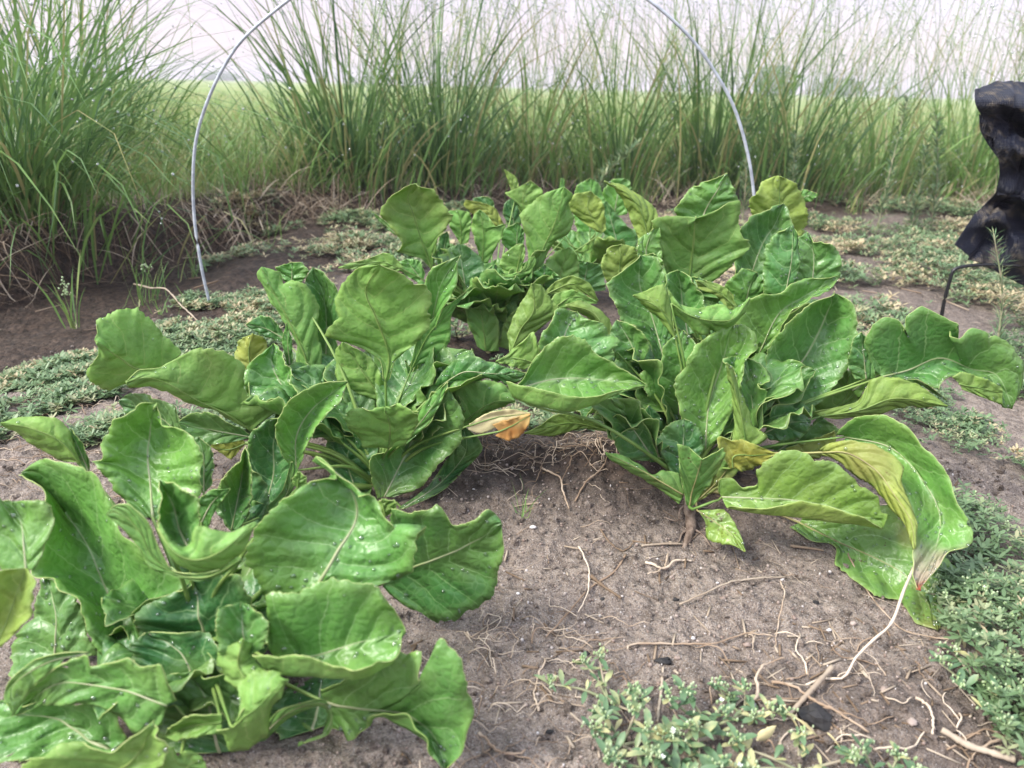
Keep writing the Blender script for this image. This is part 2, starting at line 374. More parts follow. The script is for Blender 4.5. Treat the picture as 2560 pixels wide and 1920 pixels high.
# ------------------------------------------------------------------ the ground: one sheet out to the horizon
def build_ground():
    ys = [-4, -1.5, -.5, 0, .15, .25]; y = .30
    while y < 520:
        ys.append(y); y *= 1.0075 if y < 3 else (1.012 if y < 8 else 1.06)
    ys = np.array(ys); t = np.concatenate([[-2.6, -2.0, -1.6, -1.3], np.linspace(-1.1, 1.1, 620), [1.3, 1.6, 2.0, 2.6]])
    X = t[None] * (np.abs(ys)[:, None] + .35); Y = np.repeat(ys[:, None], len(t), 1)
    Z = ground_z(X, Y)
    V = np.stack([X, Y, Z], -1).reshape(-1, 3)
    r, c = len(ys), len(t)
    i = np.arange(r - 1)[:, None] * c + np.arange(c - 1)[None]
    F = np.stack([i, i + 1, i + c + 1, i + c], -1).reshape(-1, 4)
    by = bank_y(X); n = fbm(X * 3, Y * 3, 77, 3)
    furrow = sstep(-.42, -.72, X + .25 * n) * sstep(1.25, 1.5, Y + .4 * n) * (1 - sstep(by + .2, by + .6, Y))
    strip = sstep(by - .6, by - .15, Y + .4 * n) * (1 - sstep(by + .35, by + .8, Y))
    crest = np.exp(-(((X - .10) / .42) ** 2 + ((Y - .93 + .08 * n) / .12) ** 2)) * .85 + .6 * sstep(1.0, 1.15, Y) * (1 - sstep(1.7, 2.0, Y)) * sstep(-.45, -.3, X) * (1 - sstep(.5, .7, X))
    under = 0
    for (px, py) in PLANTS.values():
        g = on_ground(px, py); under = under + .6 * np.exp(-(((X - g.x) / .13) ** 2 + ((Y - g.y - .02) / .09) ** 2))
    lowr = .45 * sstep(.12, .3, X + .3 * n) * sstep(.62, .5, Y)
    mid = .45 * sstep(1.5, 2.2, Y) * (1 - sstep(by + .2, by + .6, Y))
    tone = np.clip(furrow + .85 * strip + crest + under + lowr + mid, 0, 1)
    field = sstep(by + .5, by + 1.3, Y + .5 * n)
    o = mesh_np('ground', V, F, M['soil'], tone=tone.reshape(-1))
    a = o.data.attributes.new('field', 'FLOAT', 'POINT'); a.data.foreach_set('value', field.reshape(-1).astype(np.float32))
    tag(o, kind='structure')

# ------------------------------------------------------------------ leaves
FR = {'A': (0, 1100, .5787), 'B': (1200, 1100, .6148), 'C': (0, 600, .5787), 'D': (1280, 600, .5787), 'E': (900, 400, .5425), 'G': (900, 400, .27125)}
PLANTS = {'P1': (205, 668), 'P2': (380, 492), 'P3': (688, 508), 'P4': (492, 352), 'P5': (716, 420), 'P6': (590, 300)}
ROOT = {}; NLEAF = {}
def parse(fr, txt, Y0):
    ox, oy, s = FR[fr]; out = []
    for w_ in txt.split():
        v = [float(q) for q in w_.split(',')]
        out.append(((ox + v[0] * s) * .4, (oy + v[1] * s) * .4, v[2] if len(v) > 2 else 0.0))
    return np.array(out)
def surf(cols, mid, nv=60, nu=7):
    """cols: list of 3-D polylines base->tip. returns grid (nv, m, 3), u (m)"""
    C_ = [crom(c_, nv, .45 if i in (0, len(cols) - 1) else 0) for i, c_ in enumerate(cols)]
    A = np.stack(C_, 1); k = A.shape[1]
    Q = np.concatenate([2 * A[:, :1] - A[:, 1:2], A, 2 * A[:, -1:] - A[:, -2:-1]], 1)
    res = []; us = []
    for i in range(k - 1):
        a, b_, c_, d_ = Q[:, i], Q[:, i + 1], Q[:, i + 2], Q[:, i + 3]
        for t in np.linspace(0, 1, nu, endpoint=False):
            res.append(.5 * ((2 * b_) + (-a + c_) * t + (2 * a - 5 * b_ + 4 * c_ - d_) * t * t + (-a + 3 * b_ - 3 * c_ + d_) * t ** 3))
            us.append(i + t)
    res.append(A[:, -1]); us.append(k - 1)
    us = np.array(us); u = np.where(us <= mid, (us - mid) / max(mid, 1e-6), (us - mid) / max(k - 1 - mid, 1e-6))
    return np.stack(res, 1), u
def finish_leaf(pl, G, u, side, tone, ruf, pet, width, seed, mats=('top', 'und', 'rim'), label=None, name='leaf', droplets=1.0, petr=.0034, floor=True):
    nv, m = G.shape[:2]; rg = np.random.default_rng(seed)
    v = np.linspace(0, 1, nv)
    # consistent normal
    du = np.gradient(G, axis=1); dv = np.gradient(G, axis=0)
    N = np.cross(du, dv); N /= np.linalg.norm(N, axis=2)[..., None] + 1e-12
    uu, vv = np.meshgrid(u, v)
    amp = (ruf * 1.35 + .02) * width
    prof = np.abs(uu) ** 2.2 * np.sin(np.pi * np.clip(vv, 0, 1)) ** .4
    sgn = np.where(uu < 0, 1.0, -1.0)
    p0 = rg.uniform(0, 100)
    wave = vnoise(vv * 6 + p0, sgn * 5 + p0, 5) * 1.3 + vnoise(vv * 14 + p0, sgn * 9 + p0, 6) * .9
    length = np.linalg.norm(np.diff(G[:, m // 2], axis=0), axis=1).sum(); NVn = float(np.clip(length / .023, 2.8, 6.2))
    ph = vv * NVn - .95 * np.abs(uu) ** 1.15 * min(1.6, NVn / 4.5) + (uu > 0) * .47 + .9 * vnoise(uu * 1.6 + p0, vv * 3.5, 17)
    quilt = np.abs((ph % 1) - .5)
    G = G + N * (amp * prof * wave + .024 * width * (quilt - .25) * np.sin(np.pi * vv) * np.clip(np.abs(uu) * 2, 0, 1) + .10 * width * vnoise(uu * 1.5 + p0, vv * 3.2 + p0, 8) * np.clip(vv * 4, 0, 1) + .035 * width * vnoise(uu * 4.2 + p0, vv * 9 + p0, 9))[..., None]
    # fine serrated edge
    ed = np.zeros(m); ed[0] = 1; ed[-1] = 1; ed[1] = .55; ed[-2] = .55; ed[2] = .2; ed[-3] = .2
    inw = np.concatenate([[0], np.zeros(m - 2), [0]])
    ctr = G[:, [m // 2]]
    saw = (vnoise(np.arange(nv) * .55 + p0, np.full(nv, 3.3), 12) + .6 * vnoise(np.arange(nv) * 1.3 + p0, np.full(nv, 7.1), 13) + 1.3 * vnoise(np.arange(nv) * .17 + p0, np.full(nv, 5.7), 14))
    G = G + (G - ctr) * (ed[None] * saw[:, None] * .075)[..., None]
    if floor:
        z = ground_z(G[..., 0], G[..., 1]) + .004
        bad = G[..., 2] < z
        if bad.any():
            cz = CH; dz = cz - G[..., 2]; k_ = np.where(bad, (cz - z) / np.maximum(dz, 1e-6), 1.0)
            G = np.stack([G[..., 0] * k_, G[..., 1] * k_, cz - dz * k_], -1)
    flip = False
    # facing decided near the middle of the leaf towards the viewer's side of the bed
    cen = G.reshape(-1, 3).mean(0); tocam = np.array([0, 0, CH]) - cen
    du = np.gradient(G, axis=1); dv = np.gradient(G, axis=0); NN = np.cross(du, dv)
    if side in 'tu':
        f = (NN * tocam).sum(-1).sum()
        if (side == 't' and f < 0) or (side == 'u' and f > 0): flip = True
    else: flip = NN[..., 2].sum() < 0
    root = ROOT[pl]; org = np.array(root.location)
    i = np.arange(nv - 1)[:, None] * m + np.arange(m - 1)[None]
    F = np.stack([i, i + 1, i + m + 1, i + m], -1).reshape(-1, 4)
    if flip: F = F[:, ::-1]
    UV = np.stack([uu * .5 + .5, vv], -1).reshape(-1, 2)
    o = mesh_np(name, G.reshape(-1, 3), F, [M[q] for q in mats], root, org, uv=UV)
    a_ = o.data.attributes.new('ph', 'FLOAT', 'POINT'); a_.data.foreach_set('value', (ph + 50).astype(np.float32).reshape(-1))
    md = o.modifiers.new('thickness', 'SOLIDIFY'); md.thickness = .0007; md.offset = -1
    md.material_offset = 1; md.material_offset_rim = 2
    o.color = (*tone, 1)
    if label: o['label'] = label
    NLEAF[pl] = NLEAF.get(pl, 0) + 1
    # midrib with its stalk: a sub-part of the leaf
    jm = int(np.argmin(np.abs(u))); Nn = (NN / (np.linalg.norm(NN, axis=2)[..., None] + 1e-12)) * (-1 if flip else 1)
    # drops on this leaf (faces near the middle of it)
    fv = UP_FACES.setdefault(pl, [])
    fv.append((G, Nn, droplets))
    mr = G[::3, jm] - Nn[::3, jm] * (.0003 if side == 't' else .0009)
    r = np.linspace(1, 0.12, len(mr)) ** 1.1 * max(.0011, min(.0024, width * .022))
    if pet is not None:
        pp = np.vstack([pet, mr[:1]]); pc = crom(pp, 12)[:-1]
        sb = Bag(); sb.tube(np.vstack([pc, mr[:2]]), np.concatenate([np.linspace(petr, r[0], 11), r[:2] * .98]), 6)
        sb.build('stalk', M['petiole_brown'] if tone[2] > .75 else M['petiole'], o, org)
    bg = Bag(); bg.tube(mr, r, 6)
    bg.build('midrib', M['petiole_brown'] if tone[2] > .75 else (M['midrib'] if side == 't' and pet is None else M['petiole'] if side != 't' else M['midrib']), o, org)
    return o
UP_FACES = {}
_seed = [100]
def LF(pl, fr, side, Y, cols, lean=0, bend=0, cup=0, tone=(0, .3, 0), ruf=.10, pet='auto', mid=None, mats=('top', 'und', 'rim'), label=None, name='leaf', dr=1.0):
    """a leaf from outline columns seen from the viewing place, set at its own distance Y (m); lean/bend/cup in cm of real depth"""
    _seed[0] += 1
    P = [parse(fr, c_, Y) for c_ in cols]
    if len(P) == 2:
        a = crom(P[0], 24); c_ = crom(P[1], 24); P = [P[0], (a + c_)[::4] / 2 if True else None, P[1]]
        P[1] = np.vstack([P[1], (P[0][-1] + P[2][-1]) / 2]) if np.linalg.norm(P[1][-1] - P[0][-1]) > 1 else P[1]
    n = len(P); mid = (n // 2) if mid is None else mid
    C3 = []
    for ci, p in enumerate(P):
        seg = np.concatenate([[0], np.cumsum(np.linalg.norm(np.diff(p[:, :2], axis=0), axis=1))]); v = seg / max(seg[-1], 1e-6)
        u = (ci - mid) / (mid if ci < mid else max(n - 1 - mid, 1)) if ci != mid else 0
        d = p[:, 2] + lean * v + bend * v * v - cup * abs(u) * np.sin(np.pi * np.clip(v, .0, 1)) ** .6
        C3.append(np.array([at(q[0], q[1], Y + dd / 100.) for q, dd in zip(p, d)]))
    nv = 84; G, u = surf(C3, mid, nv)
    width = np.median(np.linalg.norm(G[:, 0] - G[:, -1], axis=1)); width = max(width, .02)
    root = ROOT[pl]; B = np.array(root.location)
    pt = None
    if pet == 'auto':
        s_ = G[0, int(np.argmin(np.abs(u)))]; d0 = s_ - B; dist = np.linalg.norm(d0)
        if dist > .015:
            h = B + d0 * .5; h[2] += .06 * dist; h[:2] = B[:2] + d0[:2] * .38; pt = np.array([B + [0, 0, -.004], h])
            h[2] = max(h[2], gz(h[0], h[1]) + .006)
    elif pet is not None:
        pp = parse(fr, pet, Y); pt = np.array([at(q[0], q[1], Y + q[2] / 100) for q in pp]); pt = np.vstack([B[None], pt])
    return finish_leaf(pl, G, u, side, tone, ruf, pt, width, _seed[0], mats, label, name, dr)
def fill_leaf(pl, az, length, elev, droop, width, tone, off=(0, 0), hb=0.01):
    """a free leaf of the rosette: arches out from the crown"""
    _seed[0] += 1; rg = np.random.default_rng(_seed[0])
    B = np.array(ROOT[pl].location) + np.array([off[0], off[1], hb])
    d = np.array([math.sin(az), math.cos(az), 0]); sd_ = np.array([d[1], -d[0], 0])
    n = 7; t = np.linspace(0, 1, n); el = elev - droop * t
    st = length / (n - 1); pts = [B]
    for q in range(1, n): pts.append(pts[-1] + st * (d * math.cos(el[q]) + np.array([0, 0, math.sin(el[q])])))
    pts = np.array(pts); mrib = pts[2:]
    w_ = width * np.array([.25, .7, 1.0, .95, .0]) * .5
    tw = rg.uniform(-.4, .4); upv = np.array([0, 0, 1.0])
    cup = rg.uniform(.1, .5)
    L = mrib - sd_ * w_[:, None] + (upv * cup - d * .1) * w_[:, None] + upv * (tw * w_)[:, None] * .5
    R_ = mrib + sd_ * w_[:, None] + (upv * cup - d * .1) * w_[:, None] - upv * (tw * w_)[:, None] * .5
    G, u = surf([L, mrib, R_], 1, 34, 6)
    return finish_leaf(pl, G, u, 'z', tone, .2, pts[:2], width, _seed[0], droplets=.5, floor=True)
# ------------------------------------------------------------------ the plants
PLAB = {
 'P1': ('leafy green plant with broad curled leaves, nearest at the lower left of the bed', 'vegetable'),
 'P2': ('leafy green plant with one tall rounded pale leaf, second in the left row', 'vegetable'),
 'P3': ('leafy green plant on bare soil whose lower leaves droop yellow, one with a reddened tip', 'vegetable'),
 'P4': ('blurred leafy green plant beyond the tall rounded leaf, a fan shaped leaf at left', 'vegetable'),
 'P5': ('leafy green plant with a big folded dark leaf, behind the yellow drooping leaves', 'vegetable'),
 'P6': ('farthest blurred leafy green plant in the bed, its leaf tips showing before the tall grass', 'vegetable')}
GZ0 = {'P1': 0, 'P2': .01, 'P3': .0, 'P4': 0, 'P5': 0, 'P6': 0}
for kx, (px, py) in PLANTS.items():
    g = on_ground(px, py, GZ0[kx]); r_ = empty('leafy_green_plant', (g.x, g.y, gz(g.x, g.y)))
    tag(r_, PLAB[kx][0], PLAB[kx][1], 'leafy green plants growing in the bed'); ROOT[kx] = r_

# --- front left plant (frame A/C)
p = 'P1'
LF(p,'A','t',.50,["1300,680 1150,700 1080,560 1060,480 1150,310 1290,200 1400,190 1455,170 1362,75","1360,650 1450,490 1540,330,1 1500,190,1 1362,75,1","1370,650 1620,640 1780,570 1822,390 1760,455 1700,430 1690,370 1600,270 1545,262 1450,120 1362,75"],lean=5,cup=1.5,tone=(.05,.35,0))
LF(p,'A','t',.445,["1160,900 1150,760 1160,670 1350,650 1450,615 1620,630 1700,740 1750,830","1180,945 1350,935 1550,875 1750,830","1150,985,-2 1300,1015,-3 1500,1020,-3 1680,960,-2 1750,830,0","1090,930,-3 1300,933,-4 1450,962,-4 1600,972,-4 1700,930,-2 1750,830,0"],mid=1,lean=1,tone=(.08,.35,0),ruf=.05)
LF(p,'A','t',.43,["950,930 930,800 950,730 1040,700","1060,930 1050,820 1040,700","1140,900 1150,820 1110,740 1040,700"],lean=2,cup=1,tone=(0,.6,0))
LF(p,'A','u',.415,["1030,1085 955,1010 945,920 1050,858","1090,1050 1030,980 1050,858","1150,1000 1090,940 1075,880 1050,858"],lean=1,cup=-1.5,tone=(.15,.1,0))
LF(p,'A','u',.40,["935,1250 1000,1330 1070,1345 1150,1230 1240,1040","1000,1240 1060,1190 1170,1100 1240,1040","1050,1160 1030,1060 1100,1000 1190,1000 1240,1040"],lean=0,cup=-1.5,tone=(.1,.2,0))
LF(p,'A','u',.41,["960,1180 830,1195 740,1225 715,1270","960,1215 830,1235 715,1275","960,1270 850,1275 760,1300 715,1280"],lean=1,cup=1,tone=(.1,.2,0))
LF(p,'A','t',.47,["1380,1080 1560,1000 1700,910 1750,940 1800,930 1812,1035 1870,960 1900,855 1970,930 2010,1020 2030,1200 2000,1350 1925,1420","1400,1135 1640,1165 1780,1210 1880,1300 1925,1420","1430,1250 1550,1282 1655,1190 1750,1215 1840,1285 1900,1400 1925,1422"],lean=-5,cup=1.5,tone=(0,.5,0))
LF(p,'A','t',.43,["1100,1290 1200,1170 1330,1130 1400,1120 1440,1180 1420,1270 1290,1312","1120,1290 1230,1190 1360,1140 1430,1170 1410,1260 1290,1314","1150,1295,1 1260,1200,1 1370,1150,1 1420,1175,1 1390,1280 1290,1318"],lean=-1,tone=(0,.4,0),ruf=.03)
LF(p,'A','t',.60,["1660,560 1680,400 1700,310 1890,295 1950,372 2040,350 2110,310 2165,350","1650,620 1790,545 1930,490 2060,432 2165,360","1660,640 1780,730 1900,782 2050,730 2130,650 2175,480 2167,362"],lean=-1,cup=1,tone=(0,.7,0),ruf=.07)
LF(p,'C','t',.60,["600,1200 400,965 440,930 450,870 480,840 490,780 560,740 610,700 678,705","660,1200 650,1080,1 640,950,2 650,830,2 678,705","700,1230 860,1180 860,1100 865,1000 840,890 770,830 700,800 678,705"],lean=5,cup=.5,tone=(.2,.1,0),ruf=.06)
LF(p,'A','t',.50,["430,930 390,850 340,700 260,620 160,570 180,480 220,360 170,210 90,150","620,960 550,820,2 460,640,3 390,470,3 300,330,3 200,215,2 95,145","640,940 580,830 550,750 640,680 815,610 600,480 440,300 400,150 280,95 160,100 92,140"],lean=9,cup=1.2,tone=(.08,.25,0))
LF(p,'A','t',.47,["0,560 -60,400 -40,200 0,262 40,262","110,560 100,400 60,270","150,560 190,450 217,330 180,265 60,262"],lean=3,tone=(.1,.4,0),pet=None)
LF(p,'A','u',.44,["-80,950 -120,700 -20,570 110,555","-20,900 40,750 110,555","10,890 90,810 150,710 167,620 110,555"],lean=2,cup=1,tone=(.5,.1,0),pet=None)
LF(p,'A','t',.53,["60,1050 40,880 140,740 170,610 200,600","230,950 250,760 200,600","440,930 390,850 340,700 270,620 200,600"],lean=3,tone=(.2,.7,0),pet=None)
LF(p,'A','t',.415,["700,1230 580,1278 480,1190 370,1145 220,1140 65,1192","720,1150 560,1090 400,1060 230,1060 65,1190","760,1130 725,1050 690,970 590,980 540,955 390,985 370,930 250,975 130,1070 62,1188"],lean=3,cup=.5,tone=(.08,.3,0),pet=None)
LF(p,'A','t',.44,["400,925 240,980 130,1080 60,1190","380,922 200,965 60,1060 55,1190","380,918 290,912 160,945 50,1030 18,1110 58,1190"],lean=-2,tone=(.15,.35,0),pet=None)
LF(p,'A','t',.435,["300,1400 100,1390 -60,1380 -60,1200 0,1130","470,1340 240,1220 0,1130","560,1290 480,1200 370,1140 200,1125 0,1128"],lean=2,cup=1,tone=(.1,.5,0),pet=None)
LF(p,'A','u',.375,["100,1560 88,1417 170,1330 330,1340 480,1330 600,1250 668,1210","400,1560 480,1450 600,1350 668,1210","640,1560 680,1420 692,1300 668,1210"],lean=1,cup=1,tone=(.2,.15,0))
LF(p,'A','u',.385,["670,1500 680,1330 760,1372 800,1345 870,1370","760,1500 800,1420 870,1370","880,1560 897,1420 870,1370"],lean=1,tone=(.1,.3,0))
LF(p,'A','u',.455,["685,340 720,430 790,462 840,440 850,370 920,385 990,402 1105,358","690,380 760,480,-1 850,515,-1 960,475,-1 1105,358","695,420,1 760,540 860,577 960,548 1050,470 1105,358"],lean=0,cup=0,tone=(.1,.2,0))
LF(p,'A','t',.49,["790,480 700,400 685,320 710,250 692,175","810,460 770,370,1 740,270,1 694,175","850,430 862,340 850,260 790,200 696,175"],lean=1,cup=1,tone=(0,.5,0))
LF(p,'A','u',.47,["1040,505 940,560 850,575 740,560 680,450 640,350 550,275 490,285 462,315","1045,512 950,570 855,590 750,572 660,500 600,385 510,310 463,318","1050,522 960,582 860,607 760,588 650,545 600,460 540,390 465,325"],lean=2,tone=(.05,.45,0),ruf=.03)
LF(p,'A','t',.50,["700,900 590,830 600,740 740,670 830,612","900,920 870,760 830,612","1060,850 1110,700 1050,560 950,590 830,612"],lean=1,cup=1,tone=(0,.95,0))
LF(p,'A','t',.455,["600,1020 560,900 640,830","850,1150 800,950 640,830","980,1100 960,900 800,830 640,830"],lean=2,tone=(0,1,0))
LF(p,'A','t',.435,["720,1350 640,1150 700,1020 820,1000","950,1350 900,1150 820,1000","1150,1300 1150,1100 1000,1020 820,1000"],lean=2,tone=(0,.9,0))
LF(p,'A','t',.55,["1200,1300 1150,1150 1300,1050 1400,1010","1350,1250 1400,1010","1500,1200 1600,1050 1500,1000 1400,1010"],lean=2,tone=(0,.95,0))
LF(p,'C','t',.60,["860,1250 850,1130 920,1075 990,1075","870,1220 920,1130 990,1075","890,1270 930,1170 992,1078"],tone=(.05,.4,0))
LF(p,'C','t',.66,["850,1090 830,960 800,860 860,850","880,1090 880,950 860,850","912,1060 917,950 905,890 860,850"],lean=2,tone=(0,.8,0))
LF(p,'C','u',.64,["340,960 310,880 300,820 240,770 100,765 4,790","350,965 270,870 130,810 5,792","330,960 250,950 170,890 90,850 6,795"],lean=-1,cup=-1,tone=(.25,.1,.2))
LF(p,'C','t',.645,["370,1010 330,960 300,880 303,815","385,1000 330,880 303,815","385,950 350,870 303,815"],tone=(0,.6,0))
LF(p,'C','u',.56,["1270,1060 1262,1030 1290,1000","1290,1065 1290,1000","1325,1060 1325,1020 1290,1000"],tone=(.2,.1,.2))
LF(p,'C','u',.60,["1640,1180 1620,1150 1650,1118","1665,1190 1650,1118","1712,1170 1710,1125 1650,1118"],tone=(.3,.1,.2))
# --- left plant (frame C)
p = 'P2'
LF(p,'C','u',.86,["1655,600 1640,520 1560,470 1470,435 1418,412 1425,375 1455,330 1450,260 1480,190 1550,118 1640,105","1668,610 1680,490,1 1625,330,1 1580,220,1 1640,105","1685,600 1710,520 1800,440 1845,380 1864,300 1840,200 1785,190 1740,150 1640,105"],lean=-3,cup=-1,tone=(.14,.0,.1),ruf=.05,pet="1650,1000 1668,840 1668,700")
LF(p,'C','u',.90,["1690,700 1760,620 1800,520 1840,420","1700,710 1800,560 1842,420","1720,712 1840,600 1870,480 1844,420"],tone=(.05,.3,.1),pet=None)
LF(p,'C','u',.885,["1640,700 1520,650 1455,590 1450,480 1480,440","1670,715 1560,560 1480,440","1680,700 1640,560 1560,480 1480,440"],tone=(.2,.15,.3),pet=None)
LF(p,'C','t',.91,["1740,600 1830,400 1835,200 1870,120 1990,65","1750,620 1855,380 1905,190 1990,65","1790,580 1900,330 1970,200 1975,110 1990,65"],lean=-1,cup=1,tone=(.05,.3,0))
LF(p,'C','u',.895,["1770,560 1810,400 1900,310 2022,213","1780,555 1850,410 1950,300 2022,213","1790,548 1900,500 1945,430 1952,320 2022,213"],tone=(.0,.35,0),lean=1)
LF(p,'C','u',.915,["1340,640 1290,560 1280,420 1220,340 1150,250 1108,150 1130,117","1360,640 1310,480 1240,330 1180,220 1130,117","1380,600 1392,480 1370,400 1377,280 1330,200 1270,178 1225,192 1210,140 1130,117"],lean=1,cup=-1,tone=(.05,.25,.1),ruf=.16)
LF(p,'C','t',.96,["1230,180 1190,120 1260,97","1260,185 1260,97","1300,190 1335,130 1300,98 1260,97"],tone=(0,.3,0))
LF(p,'C','t',.95,["1320,640 1330,400 1372,300 1318,190 1350,117","1400,640 1410,400,1 1400,250,1 1352,117","1480,640 1452,450 1462,230 1400,140 1354,117"],lean=2,cup=1,tone=(0,.8,0))
LF(p,'C','t',.945,["1225,405 1180,340 1120,327 1063,365","1225,425 1140,380 1063,367","1222,442 1150,420 1090,388 1063,369"],lean=0,tone=(0,.75,0))
LF(p,'C','u',.93,["1060,560 1017,490 1040,430 1090,404","1082,558 1075,480 1090,404","1100,545 1155,460 1140,420 1090,404"],cup=-1,tone=(.85,0,.7))
LF(p,'C','t',.87,["1200,712 1080,690 1056,600 1070,540 1110,500 1180,448","1260,690 1200,600 1170,520 1182,448","1335,645 1270,560 1220,480 1184,448"],lean=3,cup=1.5,tone=(.05,.3,0),ruf=.14)
LF(p,'C','t',.90,["1240,540 1218,440 1238,358","1252,540 1242,450 1238,358","1264,530 1260,430 1238,358"],tone=(0,.3,0))
LF(p,'C','u',.82,["1070,800 950,745 840,722 720,640 620,625 560,635 543,615","1090,825 980,748 860,692 740,622 640,592 543,613","1110,800 1240,710 1120,712 1060,640 1050,560 1000,500 920,461 830,480 730,530 690,552 600,560 543,612"],lean=-3,bend=-2,cup=-1.5,tone=(.15,.15,.2),ruf=.05)
LF(p,'C','u',.88,["690,575 560,622 470,656 400,610 384,550 425,495 415,440","720,560 590,550 490,490 415,438","785,490 720,420 660,350 600,310 540,297 470,320 415,350 425,400 415,436"],lean=-5,cup=-1,tone=(.1,.05,.1),ruf=.06)
LF(p,'C','t',.80,["1080,840 1000,800 920,755 820,750 772,785","1080,852 950,825 860,812 772,787","1070,858 980,877 860,886 800,850 773,790"],lean=-1,cup=1,tone=(0,.6,0))
LF(p,'C','u',.82,["1050,862 980,868 912,884","1060,880 980,905 912,886","1040,900 1000,946 950,918 912,888"],tone=(.7,.5,.2))
LF(p,'C','t',.86,["790,800 760,720 680,680 570,658 513,695","790,850 650,740 513,697","760,860 620,775 550,765 513,700"],tone=(0,.85,0),lean=2)
LF(p,'C','t',.735,["1270,995 1212,920 1185,830 1212,740 1262,690 1380,622 1500,610","1280,995 1280,850,1 1350,730,1 1500,611","1290,985 1345,860 1405,760 1470,695 1500,613"],lean=1,cup=1,tone=(.1,.2,.1),ruf=.06)
LF(p,'C','t',.765,["1080,1150 1058,950 1080,840 1150,775 1215,760","1150,1150 1180,1000,1 1180,880,1 1215,760","1260,1100 1270,930 1240,850 1215,760"],lean=2,tone=(0,.85,0))
LF(p,'C','t',.725,["1090,1200 1092,1130 1160,1142 1222,1080 1255,960","1110,1220 1185,1165 1245,1080 1260,960","1150,1205 1240,1125 1292,1010 1265,960"],tone=(0,.5,0),ruf=.04)
LF(p,'C','t',.70,["930,1110 960,1030 1030,960 1062,890","1000,1250 1040,1050,1 1062,890","1075,1200 1087,1080 1075,950 1062,890"],lean=2,cup=1,tone=(0,.65,0))
LF(p,'C','t',.72,["1000,1260 930,1150 960,1040 1030,960","1050,1250 1060,1100 1030,960","1150,1240 1160,1100 1110,1000 1030,960"],lean=2,tone=(0,1,0))
LF(p,'C','u',.775,["1600,892 1530,842 1494,770 1520,736 1660,722","1680,897 1685,800 1662,722","1750,882 1792,820 1802,740 1740,707 1664,722"],lean=-2,cup=1.5,tone=(.15,.1,.2),ruf=.12)
LF(p,'C','t',.785,["1720,880 1800,750 1870,670 1935,613","1740,880 1825,775 1885,690 1935,614","1760,882 1850,795 1905,700 1935,616"],tone=(.05,.2,0),ruf=.05)
LF(p,'C','t',.80,["1630,1120 1600,960 1680,890 1760,870 1850,770 1932,640","1660,1110 1740,950,2 1830,780,2 1934,640","1700,1112 1820,1062 1920,952 1988,862 1992,742 1936,640"],lean=1,cup=1,tone=(0,.65,.1),ruf=.07)
LF(p,'C','t',.83,["1440,1060 1393,920 1440,843 1530,848","1550,1110 1500,960 1530,848","1600,1100 1640,960 1610,880 1530,848"],lean=1,tone=(0,.9,0))
LF(p,'C','t',.86,["1720,1160 1850,1060 1960,900 2000,800","1740,1160 1900,1050 2010,920 2002,800","1760,1155 1900,1092 2000,1002 2082,912 2062,850 2004,800"],lean=-1,tone=(0,1,0))
LF(p,'C','t',.90,["1790,710 1748,620 1752,560 1805,552","1820,710 1820,640 1805,552","1850,700 1880,640 1860,580 1805,552"],lean=1,tone=(0,.8,0))
LF(p,'C','t',.90,["1700,720 1740,620 1780,560 1745,520","1730,720 1770,640 1750,520","1790,715 1800,640 1770,560 1755,520"],tone=(0,.5,0))
LF(p,'E','t',.86,["340,1040 380,970 440,920 500,904 600,930 700,960 770,985","380,1035 480,980,-1 600,985,-1 770,988","420,1030 550,1022 650,1012 720,1030 770,990"],lean=-1,cup=0,tone=(0,.7,0),ruf=.2)
LF(p,'E','u',.845,["470,1180 428,1060 500,1020 620,1018 680,1048 715,1108","470,1215 550,1150 630,1110 715,1110","480,1232 580,1180 650,1140 718,1114"],lean=-1,cup=-1,tone=(.05,.55,.5))
LF(p,'E','u',.80,["505,1215 600,1157 700,1148 785,1165","500,1225 640,1185 785,1170","500,1242 560,1262 650,1225 785,1175"],lean=0,tone=(1,0,.1),mats=('cream','cream','rim'),label='pale yellow dying leaf low at the side of the plant',dr=0)
LF(p,'E','u',.795,["610,1220 700,1190 785,1170","640,1250 710,1220 785,1172","625,1270 690,1290 750,1262 780,1210 785,1175"],tone=(1,0,.1),mats=('deadleaf','deadleaf','deadleaf'),label='orange brown withered leaf under the pale yellow one',dr=0,ruf=.2)
# --- right plant (frame D/E)
p = 'P3'
LF(p,'E','t',.78,["760,1010 800,920 900,830 950,797 1030,830 1075,890 1180,950 1260,990 1322,1035","700,1060 900,1010,1 1100,1010,1 1322,1036","700,1085,-2 740,1112,-3 860,1147,-4 980,1152,-4 1120,1105,-3 1220,1065,-2 1322,1037","675,1022,-3 760,1045,-4 900,1073,-5 1010,1088,-5 1130,1080,-4 1322,1038,0"],mid=1,tone=(.15,.4,.1),ruf=.03,pet="1250,1300 1050,1190 850,1150 720,1100")
LF(p,'E','t',.83,["840,980 825,850 870,740 920,687 1000,702","950,980 940,820 1000,702","1180,960 1170,900 1192,835 1150,810 1110,750 1060,745 1002,702"],lean=3,cup=1,tone=(0,.5,.1),ruf=.12)
LF(p,'E','u',.82,["830,890 800,794 740,840 690,890 625,930","800,930 720,912 625,932","760,967 700,947 626,934"],tone=(.25,.1,.2))
LF(p,'E','u',.86,["1150,840 1162,760 1110,690 1020,650 948,665","1140,835 1110,750 1050,690 948,668","1120,820 1080,750 1020,705 948,672"],tone=(.4,.35,.3),cup=-1)
LF(p,'E','t',.88,["1360,920 1330,830 1260,760 1200,730 1170,650 1138,570 1215,505 1290,440","1400,915 1345,720,1 1290,580,1 1292,440","1440,880 1430,700 1410,600 1405,520 1370,450 1294,440"],lean=3,cup=1,tone=(0,.65,0),ruf=.18)
